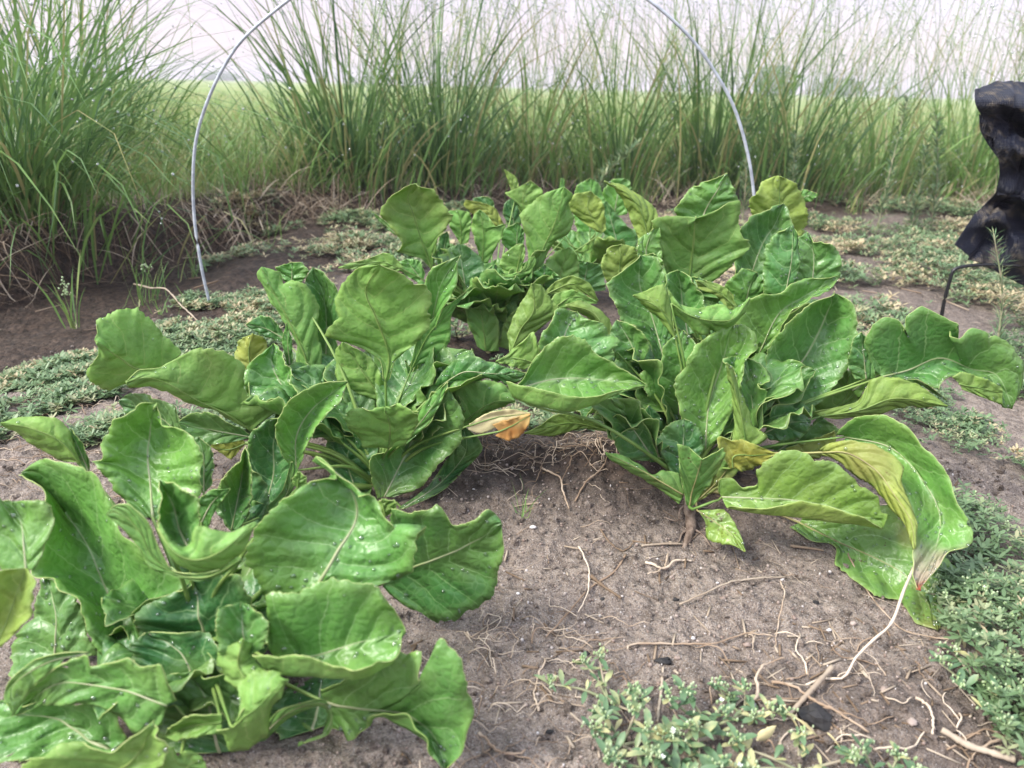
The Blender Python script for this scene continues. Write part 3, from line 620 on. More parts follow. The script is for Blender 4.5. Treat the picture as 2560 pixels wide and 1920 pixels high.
LF(p,'E','t',.86,["1260,930 1180,920 1155,800 1180,738","1290,940 1240,830 1182,738","1310,920 1332,870 1312,800 1260,760 1184,738"],lean=1,cup=1,tone=(.1,.7,0))
LF(p,'D','t',.85,["650,745 580,660 560,580 640,533 660,460 735,390","720,755 728,560 738,390","760,740 800,600 820,480 740,390"],lean=1,cup=1,tone=(.1,.35,0))
LF(p,'D','t',.88,["735,410 690,335 662,240 665,150 715,132","760,410 740,300,1 730,210,1 717,132","850,380 835,290 800,200 780,160 720,132"],lean=2,cup=1,tone=(0,.5,0))
LF(p,'D','u',.845,["670,205 720,280 800,302 850,285 900,272 950,300 1025,248","690,270 780,330,-1 880,347,-1 960,335,-1 1025,250","705,325,1 790,387 890,402 960,372 1005,320 1026,252"],tone=(.1,.3,.3),ruf=.14)
LF(p,'D','u',.86,["700,425 620,330 560,270 523,240","705,420 640,300 523,240","700,380 690,290 650,190 580,220 524,238"],tone=(.3,.2,.1),cup=-1)
LF(p,'D','u',.87,["930,285 900,215 850,190 790,175","960,285 900,230 795,180","975,290 930,210 870,185 800,172"],tone=(.35,.1,.1))
LF(p,'D','t',.82,["820,912 740,790 703,640 740,570 770,500 850,410 950,368","835,905 850,720,1 900,560,1 952,368","890,860 960,730 990,640 1002,520 1052,470 1042,400 1000,373 954,368"],lean=3,cup=1,tone=(.25,.2,.1),ruf=.09)
LF(p,'D','u',.79,["950,875 960,760 945,640 925,530","1010,880 985,740 955,620 927,530","1070,884 1107,850 1040,800 1022,720 977,640 955,560 930,530"],tone=(.35,.05,.15),ruf=.08,cup=-1)
LF(p,'D','t',.83,["990,680 960,580 918,515 985,498","1045,800 1030,640 988,498","1102,730 1102,650 1062,620 1107,600 1080,550 1040,520 992,498"],tone=(0,.6,0),lean=2,cup=1)
LF(p,'D','t',.84,["1060,830 1020,750 1000,640 1040,580","1070,830 1060,700 1040,580","1100,760 1104,660 1080,600 1040,580"],tone=(0,.7,0))
LF(p,'D','t',.875,["1100,735 1095,560 1130,440 1180,380 1220,320 1300,260 1390,229","1118,737 1200,600,2 1290,470,2 1350,350,2 1392,229","1180,742 1290,732 1390,640 1440,570 1482,460 1497,350 1470,270 1394,229"],lean=3,cup=1.5,tone=(.03,.55,.05),ruf=.07)
LF(p,'D','t',.835,["1100,820 1120,720 1200,711 1292,780","1090,835 1190,790 1292,784","1110,862 1200,867 1262,840 1292,788"],tone=(0,.85,0),ruf=.12)
LF(p,'D','u',.86,["1300,740 1420,720 1500,690 1550,605 1640,594 1750,620 1882,715","1330,760 1500,735 1660,680 1882,716","1400,775 1550,762 1650,722 1780,717 1882,718"],lean=-2,tone=(.4,.1,.1),cup=-1,ruf=.07)
LF(p,'D','t',.89,["1450,620 1465,570 1600,549 1700,557 1800,630 1880,692","1470,650 1600,580 1740,600 1880,695","1500,690 1530,630 1620,598 1750,620 1880,698"],tone=(.2,.3,0),pet=None)
LF(p,'D','u',.90,["1240,760 1380,630 1440,560","1300,770 1440,680 1442,560","1340,770 1500,690 1525,620 1444,560"],tone=(.2,.7,.1),pet=None)
LF(p,'D','t',.87,["1560,560 1530,450 1560,370 1610,330 1670,350 1700,410 1712,340 1760,304 1860,320 1930,350 1942,385 1900,402 1942,432 1980,395 2040,400 2062,442 2090,415 2140,440 2172,470 2180,500 2215,540 2205,640 2160,727","1600,590 1720,560,1 1850,510,1 1990,560,1 2100,590 2162,728","1620,600 1750,600 1840,650 1885,602 1950,580 2060,600 2085,660 2120,722 2164,729"],lean=-2,cup=1,tone=(.0,.6,.05),ruf=.1)
LF(p,'D','u',.83,["1900,590 1950,573 2050,600 2117,640","1930,620 2020,640 2117,660","1945,645 2020,675 2090,702 2117,712"],tone=(.3,.25,.05),pet=None)
LF(p,'D','t',.87,["1480,600 1450,540 1475,430 1510,400","1530,600 1520,500 1510,400","1570,600 1560,500 1540,430 1510,400"],tone=(0,.7,0))
LF(p,'D','t',.79,["1425,880 1600,950 1690,1070 1735,1200 1742,1340 1730,1440 1757,1512","1440,850 1640,900,1 1790,1060,1 1850,1240,1 1757,1513","1400,840 1480,765 1600,762 1740,850 1870,1000 1922,1110 1992,1270 1962,1330 1890,1357 1850,1420 1800,1475 1758,1514"],lean=-17,cup=1,tone=(.08,.3,.1),mats=('rtop','rund','rim'),label='long drooping leaf fading to a pinkish red tip',ruf=.07)
LF(p,'D','u',.745,["1330,905 1370,878 1460,865 1550,880 1640,930 1692,980 1682,1040 1722,1150 1747,1230 1742,1335","1345,915 1450,920 1570,990 1640,1080 1722,1210 1740,1336","1340,925 1430,962 1475,1010 1560,1060 1620,1140 1700,1225 1735,1338"],lean=-11,cup=-1,tone=(.75,.1,1),label='curled yellow-green leaf speckled brown',ruf=.06,dr=.2)
LF(p,'D','t',.74,["890,1085 895,1032 950,1030 990,1072 1060,1062 1058,1000 1140,930 1240,914 1340,945 1440,1000 1500,1060 1580,1110 1592,1180 1627,1192 1602,1246","905,1110 1050,1115 1230,1125 1420,1165 1602,1247","925,1152,-1 1050,1180,-2 1250,1200,-2 1450,1228,-2 1602,1248","940,1150,-2 1100,1160,-3 1250,1132,-3 1400,1157,-3 1510,1195,-3 1602,1247,-1"],mid=1,lean=-4,tone=(.45,.15,.25),ruf=.05,pet="770,1160 850,1135,-2 905,1120",label='bright yellow-green leaf lying out to the right with large water beads')
LF(p,'D','u',.765,["940,985 888,890 898,845 960,865 1040,880 1137,920","950,985 960,930 1040,930 1137,922","960,985 1020,1002 1080,970 1137,926"],tone=(1,0,.1),label='yellowed leaf base beside the crown',ruf=.1)
LF(p,'D','t',.785,["1200,1240 1300,1300 1400,1330 1400,1400 1480,1470 1560,1530 1680,1560 1750,1650 1838,1682","1240,1220 1400,1300 1560,1370 1700,1450 1790,1560 1840,1682","1260,1190 1450,1180 1620,1150 1760,1300 1880,1380 1957,1480 1860,1520 1840,1600 1852,1670 1842,1682"],lean=-15,tone=(.3,.5,.9),label='low spotted green leaf lying on the soil',ruf=.08)
LF(p,'D','t',.745,["820,1172 832,1230 842,1290 900,1312 960,1322 1005,1345","800,1168 880,1220 950,1275 1005,1347","860,1165 920,1167 962,1222 990,1280 1010,1345"],lean=-5,tone=(.75,0,.8),label='small spotted yellow leaf with a dry tip on the soil',ruf=.1)
LF(p,'D','u',.76,["740,1075 722,1010 650,993 600,1010 480,930 403,917","740,1100 640,1040 530,980 403,918","722,1142 660,1092 600,1052 520,1002 440,952 404,920"],tone=(.1,.5,.9),cup=-1)
LF(p,'D','u',.75,["755,1142 730,1040 722,950 717,878 770,907 822,946","765,1150 790,1040 822,948","780,1150 850,1050 900,980 920,904 870,920 824,946"],lean=-2,tone=(.05,.6,.85),ruf=.12)
LF(p,'D','t',.80,["690,1010 645,930 638,850 680,790 740,774","740,1010 740,880 742,774","765,1000 822,920 824,850 790,790 744,774"],lean=2,tone=(0,.8,0))
LF(p,'D','t',.80,["590,955 480,947 440,860 430,800 345,720 375,690 430,688","600,930 520,810,1 432,688","630,950 600,850 555,780 550,690 434,688"],lean=-1,cup=1,tone=(0,.7,0),ruf=.07)
LF(p,'D','t',.83,["600,960 548,860 560,760 590,714","640,960 610,830 592,714","665,960 675,850 640,760 594,714"],tone=(0,.9,0))
LF(p,'D','u',.88,["430,820 320,770 200,752 120,800 53,834","430,825 250,790 53,835","430,830 300,815 180,847 53,837"],lean=-2,tone=(.3,.55,.2))
LF(p,'D','u',.78,["780,1132 860,1030 900,960 960,940","790,1132 880,1050 962,942","800,1132 920,1052 985,990 965,942"],tone=(.1,.5,.9))
LF(p,'D','t',.87,["1090,900 1200,860 1300,800 1330,760","1150,910 1250,850 1332,762","1200,915 1330,900 1420,830 1336,762"],tone=(.1,.9,0))
LF(p,'D','u',.86,["1180,900 1300,860 1390,820","1200,930 1320,900 1392,822","1260,960 1380,920 1400,860 1394,824"],tone=(.8,.4,.1))
LF(p,'D','t',.88,["560,720 500,640 480,560 540,545","600,720 540,545","650,720 620,600 580,560 540,545"],tone=(0,.9,0))
# --- back right plant (frame E)
p = 'P5'
LF(p,'E','u',1.02,["1480,600 1400,520 1375,380 1343,278 1450,262 1545,265","1510,600 1530,420,1 1546,266","1560,600 1660,540 1760,440 1805,383 1745,320 1748,200 1640,232 1547,266"],lean=-2,cup=1,tone=(.1,.65,.05),ruf=.06)
LF(p,'E','t',1.10,["1490,290 1445,230 1470,190 1530,130 1600,100 1692,63","1570,290 1620,180 1693,63","1740,290 1748,200 1730,150 1694,63"],lean=-1,tone=(.1,.35,0))
LF(p,'E','u',1.14,["1290,370 1240,260 1210,180 1170,130 1125,97","1330,370 1290,230 1220,150 1126,97","1380,340 1367,230 1320,180 1270,152 1200,113 1127,97"],tone=(.5,.0,.3),cup=-1)
LF(p,'E','u',1.14,["1830,330 1793,200 1810,160 1860,100 1930,74","1930,360 1930,200 1932,74","2040,350 2067,290 2042,180 2010,110 1970,88 1934,74"],lean=-1,tone=(.55,.05,.3),ruf=.1)
LF(p,'E','t',1.25,["2010,190 2040,135 2107,155","2015,195 2060,165 2107,158","2020,200 2080,190 2108,162"],tone=(.1,.2,0))
LF(p,'E','t',1.06,["1700,600 1740,420 1760,310 1870,230 1950,203","1770,620 1850,400,1 1910,300,1 1952,203","1870,600 1970,430 2000,300 1975,230 1954,203"],lean=2,cup=1,tone=(0,.8,0),ruf=.12)
LF(p,'E','t',.98,["1860,620 1868,450 1900,360 1993,298","1960,620 1990,450 1995,298","2012,600 2028,450 2022,370 1997,298"],lean=1,tone=(0,.65,0),ruf=.14)
LF(p,'E','t',1.02,["1990,620 2010,480 2012,380 2058,333","2080,620 2090,450 2060,333","2150,590 2208,540 2215,460 2182,390 2120,370 2085,387 2062,333"],lean=1,cup=1,tone=(0,.6,0),ruf=.14)
LF(p,'E','t',.95,["1800,890 1730,740 1790,650 1850,612 1940,612 1990,568 2060,556 2205,535","1840,890 1920,720 2030,640 2206,537","1890,890 1980,720 2100,630 2180,580 2207,539"],lean=3,cup=1.5,tone=(.15,.3,.05),ruf=.14)
LF(p,'E','t',1.00,["1700,680 1680,580 1760,500 1830,520","1780,700 1790,600 1830,520","1870,680 1870,600 1850,540 1830,520"],tone=(.05,.35,0),ruf=.15)
LF(p,'E','u',.96,["1720,685 1720,620 1650,570 1548,553","1715,685 1680,610 1548,556","1695,690 1640,625 1560,592 1548,560"],tone=(.55,.1,.2))
LF(p,'E','t',.98,["1520,640 1500,560 1560,540 1600,560","1560,660 1560,600 1600,560","1660,680 1650,620 1600,560"],tone=(0,.7,0),ruf=.2)
LF(p,'E','u',1.06,["1140,570 1108,480 1150,400 1202,388","1190,570 1204,388","1240,540 1284,440 1262,400 1206,388"],tone=(.4,.3,.2))
LF(p,'E','t',1.0,["1300,520 1278,440 1282,370 1340,330 1372,285","1330,520 1320,400 1374,285","1380,520 1390,400 1376,285"],tone=(.05,.35,.1),ruf=.15)
LF(p,'E','t',.96,["1290,600 1285,520 1300,440 1350,430","1340,600 1340,500 1350,430","1400,600 1410,520 1390,460 1350,430"],tone=(.1,.25,.2),ruf=.25)
# --- back left plant (frame G/E)
p = 'P4'
LF(p,'G','u',1.40,["655,1010 560,900 430,880 320,830 362,760 320,670 188,510 200,430 330,300 440,240 520,221","665,1005 560,720,1 490,500,1 440,340,1 522,221","690,900 720,740 800,640 862,500 770,430 720,340 670,270 524,221"],lean=-3,cup=1,tone=(.15,.4,.3),ruf=.06)
LF(p,'G','t',1.42,["330,700 180,570 108,474","330,680 200,565 109,475","335,655 220,555 111,476"],tone=(0,.3,0))
LF(p,'G','u',1.38,["1570,1080 1530,700 1478,500 1580,400 1720,300 1880,249","1590,1080 1680,830 1780,620 1850,400 1882,249","1640,1080 1780,780 1920,680 1985,540 1920,400 1955,310 1884,249"],lean=-1,cup=-1,tone=(.05,.3,.1),ruf=.14)
LF(p,'G','u',1.60,["1490,520 1430,380 1338,305 1450,260 1570,188","1540,560 1500,350 1572,188","1600,520 1692,310 1640,240 1574,188"],tone=(.2,.25,0))
LF(p,'G','u',1.62,["1400,300 1328,85","1440,300 1390,180 1330,85","1478,290 1440,160 1332,85"],tone=(.4,.2,0))
LF(p,'G','u',1.48,["2180,660 2050,570 1950,480 1910,400 1990,310 2130,288","2230,670 2100,450 2132,288","2270,640 2240,400 2134,288"],tone=(.55,0,.2))
LF(p,'G','t',1.65,["1400,700 1320,500 1330,400 1390,355","1430,700 1390,355","1470,700 1490,500 1460,400 1390,355"],tone=(0,1,0))
LF(p,'G','t',1.68,["1180,600 1050,400 1060,345 1150,338","1210,600 1150,338","1240,600 1235,400 1200,350 1150,338"],tone=(0,.9,0))
LF(p,'G','u',1.66,["1280,640 1100,540 960,430 970,370","1300,620 1150,450 972,370","1330,600 1240,440 1080,380 974,370"],tone=(.7,.2,.6))
LF(p,'G','u',1.50,["930,780 830,620 805,480 900,458","930,780 930,620 902,458","1000,760 1030,560 1005,480 904,458"],tone=(0,.1,0))
LF(p,'G','u',1.43,["1110,950 1080,820 1025,620 1050,500 1100,460","1125,950 1140,700 1104,460","1180,950 1310,700 1345,590 1260,610 1180,520 1106,460"],tone=(.1,.15,.1),ruf=.2)
LF(p,'G','t',1.40,["960,1200 870,1000 800,830 900,775","975,1200 940,980 902,775","1020,1190 1130,1130 1165,1010 1080,870 960,780 904,775"],lean=2,tone=(0,.8,0),ruf=.1)
LF(p,'G','t',1.44,["720,1010 705,850 740,700 800,660","760,1010 770,850 802,660","810,1010 830,850 820,700 804,660"],tone=(0,.95,0))
LF(p,'G','u',1.35,["1330,1050 1278,960 1330,860 1440,780 1500,773","1440,1050 1470,900 1502,773","1480,1050 1525,850 1504,773"],tone=(.15,.05,.05),ruf=.12)
LF(p,'G','u',1.33,["1240,1040 1350,1058 1480,1022 1560,900","1250,1060 1390,1075 1530,1010 1600,890","1260,1080 1400,1120 1570,1040 1625,930 1602,885"],tone=(.1,.2,0),ruf=.12)
LF(p,'G','u',1.34,["1300,1300 1240,1130 1240,1055 1350,1060","1340,1300 1352,1060","1480,1300 1450,1150 1440,1050 1354,1060"],tone=(.05,.7,.1))
LF(p,'G','t',1.46,["1390,860 1308,760 1310,650 1450,573","1440,860 1452,573","1510,800 1510,650 1454,573"],tone=(.0,.3,0))
LF(p,'G','t',1.42,["1780,1060 1755,960 1750,890 1900,853 2067,940","1800,1060 1900,940 2067,942","1850,1020 1950,940 2068,944"],tone=(.1,.15,0))
LF(p,'G','t',1.36,["1640,1160 1598,1040 1700,965","1700,1160 1702,965","1780,1190 1852,1090 1790,1030 1704,965"],tone=(0,.6,0))
LF(p,'G','u',1.50,["1870,715 1960,790 2050,810 2172,668","1880,725 1990,830 2090,825 2172,670","1900,740 2020,862 2140,842 2174,672"],tone=(.15,0,0))
LF(p,'G','t',1.43,["1990,1220 1918,1050 1970,950 2100,938","2050,1220 2102,938","2260,1200 2240,980 2104,938"],tone=(0,.55,0),ruf=.1)
LF(p,'G','u',1.33,["1060,1420 978,1200 1060,1140 1110,1134","1100,1420 1112,1134","1150,1420 1205,1250 1190,1160 1114,1134"],tone=(.05,.5,.1))
LF(p,'G','u',1.28,["380,1010 340,1030 200,1000 0,1010 -200,1000","380,1000 200,940 0,960 -200,995","400,990 310,880 220,853 70,910 -100,950 -200,990"],tone=(.2,.15,.1))
LF(p,'G','t',1.34,["560,1150 400,1050 340,950 420,915","580,1120 420,915","600,1050 560,940 500,915 420,915"],tone=(.0,.2,0))
LF(p,'E','u',1.06,["690,890 676,800 718,700 765,620 790,570","700,880 740,780 800,690 792,570","720,860 830,780 915,690 880,640 840,580 794,570"],lean=1,cup=-1,tone=(.25,.55,.35),ruf=.06,pet=None)
LF(p,'E','u',1.20,["850,610 900,560 980,532 1060,570 1098,645","860,615 970,570 1040,600 1098,648","870,620 950,605 1030,615 1098,652"],tone=(.3,.5,.2),pet=None)
LF(p,'E','u',1.12,["860,680 900,620 980,598 1090,650","880,690 980,630 1092,655","900,700 1000,670 1094,660"],tone=(.1,.05,0),ruf=.15,pet=None)
LF(p,'E','u',1.30,["540,860 500,760 480,660 520,600","580,880 560,720 522,600","640,880 640,760 590,640 524,600"],tone=(.05,.5,.1))
LF(p,'E','t',1.34,["560,800 520,640 560,520 620,480","620,840 610,620 622,480","700,800 720,640 680,540 624,480"],lean=2,tone=(0,.55,0))
LF(p,'E','u',1.31,["640,860 660,760 720,680 780,660","680,870 730,760 782,660","720,870 800,780 810,700 784,660"],tone=(.1,.35,.1))
LF(p,'E','t',1.38,["700,700 680,560 740,480 800,460","760,740 770,580 802,460","860,720 880,600 850,500 804,460"],lean=1,tone=(0,.4,0))
LF(p,'E','u',1.40,["860,620 840,500 900,430 960,400","900,640 930,500 962,400","980,620 1010,520 1000,440 964,400"],tone=(.15,.3,.1))
# --- farthest plant
p = 'P6'
LF(p,'E','t',1.85,["1000,330 975,200 1000,120 1060,84","1060,330 1062,84","1120,330 1125,180 1100,110 1064,84"],tone=(.0,.15,0))
LF(p,'E','t',1.90,["1130,260 1115,150 1160,90 1215,85","1170,260 1190,150 1216,85","1230,250 1250,150 1245,100 1218,85"],tone=(.1,.15,0))
LF(p,'E','t',1.75,["1170,400 1115,320 1110,220 1130,190","1190,400 1160,290 1134,190","1270,410 1280,350 1220,290 1136,190"],tone=(0,.7,0))
LF(p,'E','t',1.80,["930,330 920,150 925,85 935,85","938,330 935,85","950,330 945,150 942,88 935,85"],tone=(0,.2,0))
for i in range(12):
    fill_leaf('P6', i * .55 + .2, .15 + .05 * (i % 3), 1.2, .7, .07, (.1 * (i % 3), .5, 0))
# free leaves fill the rosettes
def fills(pl, n, L, W, lo=.9, hi=1.25, back=True, tn=.75):
    for i in range(n):
        az = i * 2.4 + .3
        if back and math.cos(az) < -.2: az += math.pi
        fill_leaf(pl, az, L * random.uniform(.7, 1), random.uniform(lo, hi), random.uniform(.5, 1.1), W * random.uniform(.7, 1.1), (random.uniform(0, .2), random.uniform(tn - .2, 1), random.uniform(0, .3)))
fills('P1', 18, .13, .075, .5, 1.1, False, .9); fills('P2', 26, .215, .09, 1.0, 1.4); fills('P3', 28, .215, .095, 1.0, 1.4); fills('P4', 40, .25, .10, 1.08, 1.45, False, .45); fills('P5', 30, .27, .10, 1.0, 1.4, True, .6)
# the crown and taproot of the right hand plant
rt = ROOT['P3']; bg = Bag(); q0 = Vector(rt.location)
tp = [on_ground(688, 506), on_ground(687, 520), on_ground(690, 535), on_ground(684, 549)]
pts = np.array([[v.x, v.y, gz(v.x, v.y) + .006 - .002 * i] for i, v in enumerate(tp)])
bg.tube(crom(pts, 16), np.interp(np.linspace(0, 1, 16), [0, .3, .6, 1], [.0065, .0070, .0065, .003]) * (1 + .12 * np.sin(np.arange(16) * 2.1)), 9, .15)
for a in range(5):
    b0 = pts[1 + a % 3]; d = (-1) ** a
    bg.tube(crom([b0, b0 + [.012 * d, -.008, -.003], b0 + [.02 * d, -.02 - .004 * a, -.005], b0 + [.035 * d, -.022, -.006]], 12), np.linspace(.0018, .0004, 12), 5, .5)
bg.build('taproot', M['taproot'], rt, rt.location)
for kx, r_ in ROOT.items():
    bg = Bag(); L = np.array(r_.location)
    bg.tube(crom([L + [0, 0, -.02], L + [0, 0, .004], L + [0, 0, .02]], 8), np.linspace(.016, .007, 8), 10)
    bg.build('crown', M['petiole_brown'], r_, r_.location)

# water drops lying on the leaves
def half_ball(k=7, rings=3):
    V = []; Fq = []; 
    for i in range(rings):
        a = i / rings * math.pi / 2
        for j in range(k):
            t = 2 * math.pi * j / k; V.append((math.cos(a) * math.cos(t), math.cos(a) * math.sin(t), math.sin(a) * .62))
    V.append((0, 0, .62)); V = np.array(V)
    for i in range(rings - 1):
        for j in range(k): Fq.append((i * k + j, i * k + (j + 1) % k, (i + 1) * k + (j + 1) % k, (i + 1) * k + j))
    T = [((rings - 1) * k + j, (rings - 1) * k + (j + 1) % k, rings * k) for j in range(k)]
    return V, np.array(Fq), np.array(T)
HB = half_ball()
def drops(pl, per, rmin, rmax):
    V0, Q0, T0 = HB; bg = Bag(); rg = np.random.default_rng(5)
    for (G, Nn, dr) in UP_FACES.get(pl, []):
        nv, m = G.shape[:2]
        area = np.linalg.norm(np.diff(G, axis=0)[:, :-1], axis=2) * np.linalg.norm(np.diff(G, axis=1)[:-1], axis=2)
        n = int(per * dr * area.sum() * 1e4 * 1.5)
        n = min(n, 300)
        for _ in range(n):
            i = rg.integers(3, nv - 3); j = rg.integers(1, m - 1); Nv = Nn[i, j]
            P = G[i, j] + (G[i + 1, j] - G[i, j]) * rg.random() + (G[i, j + 1 if j + 1 < m else j] - G[i, j]) * rg.random()
            if Nv[2] < 0:
                if rg.random() < .75: continue
                Nv = -Nv; P = P + Nv * .0011
            r = rmin + (rmax - rmin) * rg.random() ** 3
            a = np.cross(Nv, [0.3, .1, 1]); a /= np.linalg.norm(a) + 1e-9; b_ = np.cross(Nv, a)
            bg.add(P + r * (V0[:, :1] * a * rg.uniform(.8, 1.3) + V0[:, 1:2] * b_ + V0[:, 2:] * Nv), Q0, T0)
    if bg.n: tag(bg.build('water_drops', M['water'], ROOT[pl], ROOT[pl].location), kind='stuff')
drops('P1', .5, .0003, .0024); drops('P2', .9, .0005, .0019); drops('P3', 1.3, .0004, .0021); drops('P5', 1.0, .0006, .0017); drops('P4', .6, .0006, .0018)
# ------------------------------------------------------------------ wire hoop over the bed
HY = 1.66
hp = [(213, 318), (210, 305), (202, 270), (195, 225), (193, 180), (196, 140), (206, 105), (222, 70), (244, 38), (286, 2), (330, -28), (385, -50), (450, -62), (515, -58), (580, -38), (640, -6), (686, 33), (715, 72), (735, 110), (748, 155), (754, 196), (757, 240), (758, 290), (757, 330)]
pts = np.array([at(x, y, HY) for x, y in hp]); bg = Bag(); bg.tube(crom(pts, 110), .0033, 10)
tag(bg.build('wire_hoop', M['metal']), 'tall galvanised wire hoop arching over the bed behind the plants', 'hoop')

# ------------------------------------------------------------------ black woven cloth bunched on its own support wire
FR['H'] = (2200, 100, .482)
root = empty('row_cover', at(960, 262, 1.72)); tag(root, 'crumpled black woven row cover hanging at the right edge of the bed', 'row cover')
def sheet(name, top, cols, Y, depth, seed, mat='cloth'):
    P = [parse('H', c_, Y) for c_ in cols]
    C3 = [np.array([at(q[0], q[1], Y + q[2] / 100.) for q in p_]) for p_ in P]
    G, u = surf(C3, len(C3) // 2, 160, 22)
    nv, m = G.shape[:2]; uu, vv = np.meshgrid(np.arange(m) / 22.0, np.linspace(0, 1, nv) * (2 if 'draped' in name else 1))
    du = np.gradient(G, axis=1); dv = np.gradient(G, axis=0); N = np.cross(du, dv); N /= np.linalg.norm(N, axis=2)[..., None] + 1e-9
    f = vnoise(uu * 1.2 + vv * 2 + seed, vv * 5 - uu * 1.2, seed) * 1.0 + vnoise(uu * 3 + seed, vv * 9 + uu * 2, seed + 1) * .3
    f = np.abs(f) * 2 - .5
    f = f + .9 * np.maximum(0, np.sin(uu * 3 + vv * 9 + 3 * vnoise(uu * 2, vv * 2, seed + 5))) ** 3
    f = f * np.clip(uu * 1.3, 0.05, 1)
    G = G + N * (f * depth)[..., None]
    i = np.arange(nv - 1)[:, None] * m + np.arange(m - 1)[None]
    F = np.stack([i, i + 1, i + m + 1, i + m], -1).reshape(-1, 4)
    o = mesh_np(name, G.reshape(-1, 3), F, M[mat], root, np.array(root.location))
    md = o.modifiers.new('t', 'SOLIDIFY'); md.thickness = .0012; return o
sheet('draped_cloth', 0, ["490,258,-2 494,330,-5 530,400,-4 560,440,-4 590,520,-4 612,600,-4 620,690,-3 600,790,-1 550,845,1 490,905,1 455,955,0 385,1060,-3", "580,228,0 620,330,-7 660,430,-1 690,560,-8 700,680,-2 690,790,-4 650,850,2 610,930,-3 560,1030,1 505,1155,-3", "700,210,3 740,350,-6 750,480,2 770,600,-8 780,720,1 770,820,-4 750,930,3 730,1060,-4 690,1245,-1", "860,225,4 900,450,-5 910,620,3 910,820,-5 890,1020,2 860,1330,-3", "1100,240,2 1130,450,-6 1130,640,2 1130,930,-4 1110,1180,0 1090,1420,-2"], 1.73, .0095, 11)
sheet('inner_fold', 0, ["512,385,8 520,470,8 555,535,8 590,585,8 632,640,7", "560,400,8 590,480,8 610,560,8 640,640,7", "640,420,9 660,500,9 670,580,9 680,650,8"], 1.72, .01, 31)
bg = Bag(); hm = parse('H', "612,798 660,806 720,812 780,808 860,815 960,812 1080,818", 1.70)
bg.tube(crom(np.array([at(a, b_, 1.70) for a, b_, _ in hm]), 40), .0030, 6); bg.build('hem', M['cloth'], root, root.location)
bg = Bag(); wp = parse('H', "318,1440 330,1370 350,1290 372,1215 386,1190 420,1178 470,1170 560,1166 700,1170 900,1175", 1.70)
bg.tube(crom(np.array([at(a, b_, 1.70) for a, b_, _ in wp]), 50), .0042, 8)
b = NB('black_wire'); M['bwire'] = b.done(b.bsdf((.01, .01, .012), .4, .5))
bg.build('support_wire', M['bwire'], root, root.location)

# ------------------------------------------------------------------ grass
def blades(bg, X, Y, H, lean_az, lean, droop, W, tone, zoff=0.0, seg=7, kink=.0, rg=RNG):
    n = len(X); t = np.linspace(0, 1, seg)
    Z0 = smooth_z(X, Y) - .005 + zoff
    ang = lean[:, None] + droop[:, None] * t[None] ** 1.6 * 1.0
    st = H[:, None] / (seg - 1)
    dx = np.sin(ang) * st; dz = np.cos(ang) * st
    hx = np.concatenate([np.zeros((n, 1)), np.cumsum(dx[:, 1:], 1)], 1); hz = np.concatenate([np.zeros((n, 1)), np.cumsum(dz[:, 1:], 1)], 1)
    az = lean_az[:, None] + rg.normal(0, .12, (n, 1)) * t[None] * 2
    PX = X[:, None] + hx * np.sin(az); PY = Y[:, None] + hx * np.cos(az); PZ = Z0[:, None] + hz
    gzv = smooth_z(PX, PY) + .01; PZ = np.maximum(PZ, gzv)
    fa = rg.uniform(0, 2 * math.pi, n)[:, None] + t[None] * rg.normal(0, 1.2, (n, 1))
    w = W[:, None] * np.array([.55, .9, 1, .95, .8, .5, .04])[None] * .5 if seg == 7 else W[:, None] * np.interp(t, [0, .2, .6, 1], [.6, 1, .8, .05])[None] * .5
    ox = np.cos(fa) * w; oy = np.sin(fa) * w
    A = np.stack([PX - ox, PY - oy, PZ], -1); B = np.stack([PX + ox, PY + oy, PZ], -1)
    V = np.stack([A, B], 2).reshape(-1, 3)
    base = (np.arange(n) * seg * 2)[:, None] + np.arange(seg - 1)[None] * 2
    F = np.stack([base, base + 1, base + 3, base + 2], -1).reshape(-1, 4)
    bg.add(V, F, None, np.repeat(tone, seg * 2))
    return np.stack([PX, PY, PZ], -1)
def ball(k=6):
    V = [(0, 0, 1)]; 
    for a in (.9, 1.9): V += [(math.sin(a) * math.cos(2 * math.pi * j / k), math.sin(a) * math.sin(2 * math.pi * j / k), math.cos(a)) for j in range(k)]
    V.append((0, 0, -1)); T = [(0, 1 + j, 1 + (j + 1) % k) for j in range(k)] + [(2 * k + 1, k + 1 + (j + 1) % k, k + 1 + j) for j in range(k)]
    Q = [(1 + j, k + 1 + j, k + 1 + (j + 1) % k, 1 + (j + 1) % k) for j in range(k)]
    return np.array(V), np.array(Q), np.array(T)
BL = ball()
def dew(bg, P, r):
    V0, Q0, T0 = BL
    for p_, q in zip(P, r): bg.add(p_ + V0 * q, Q0, T0)
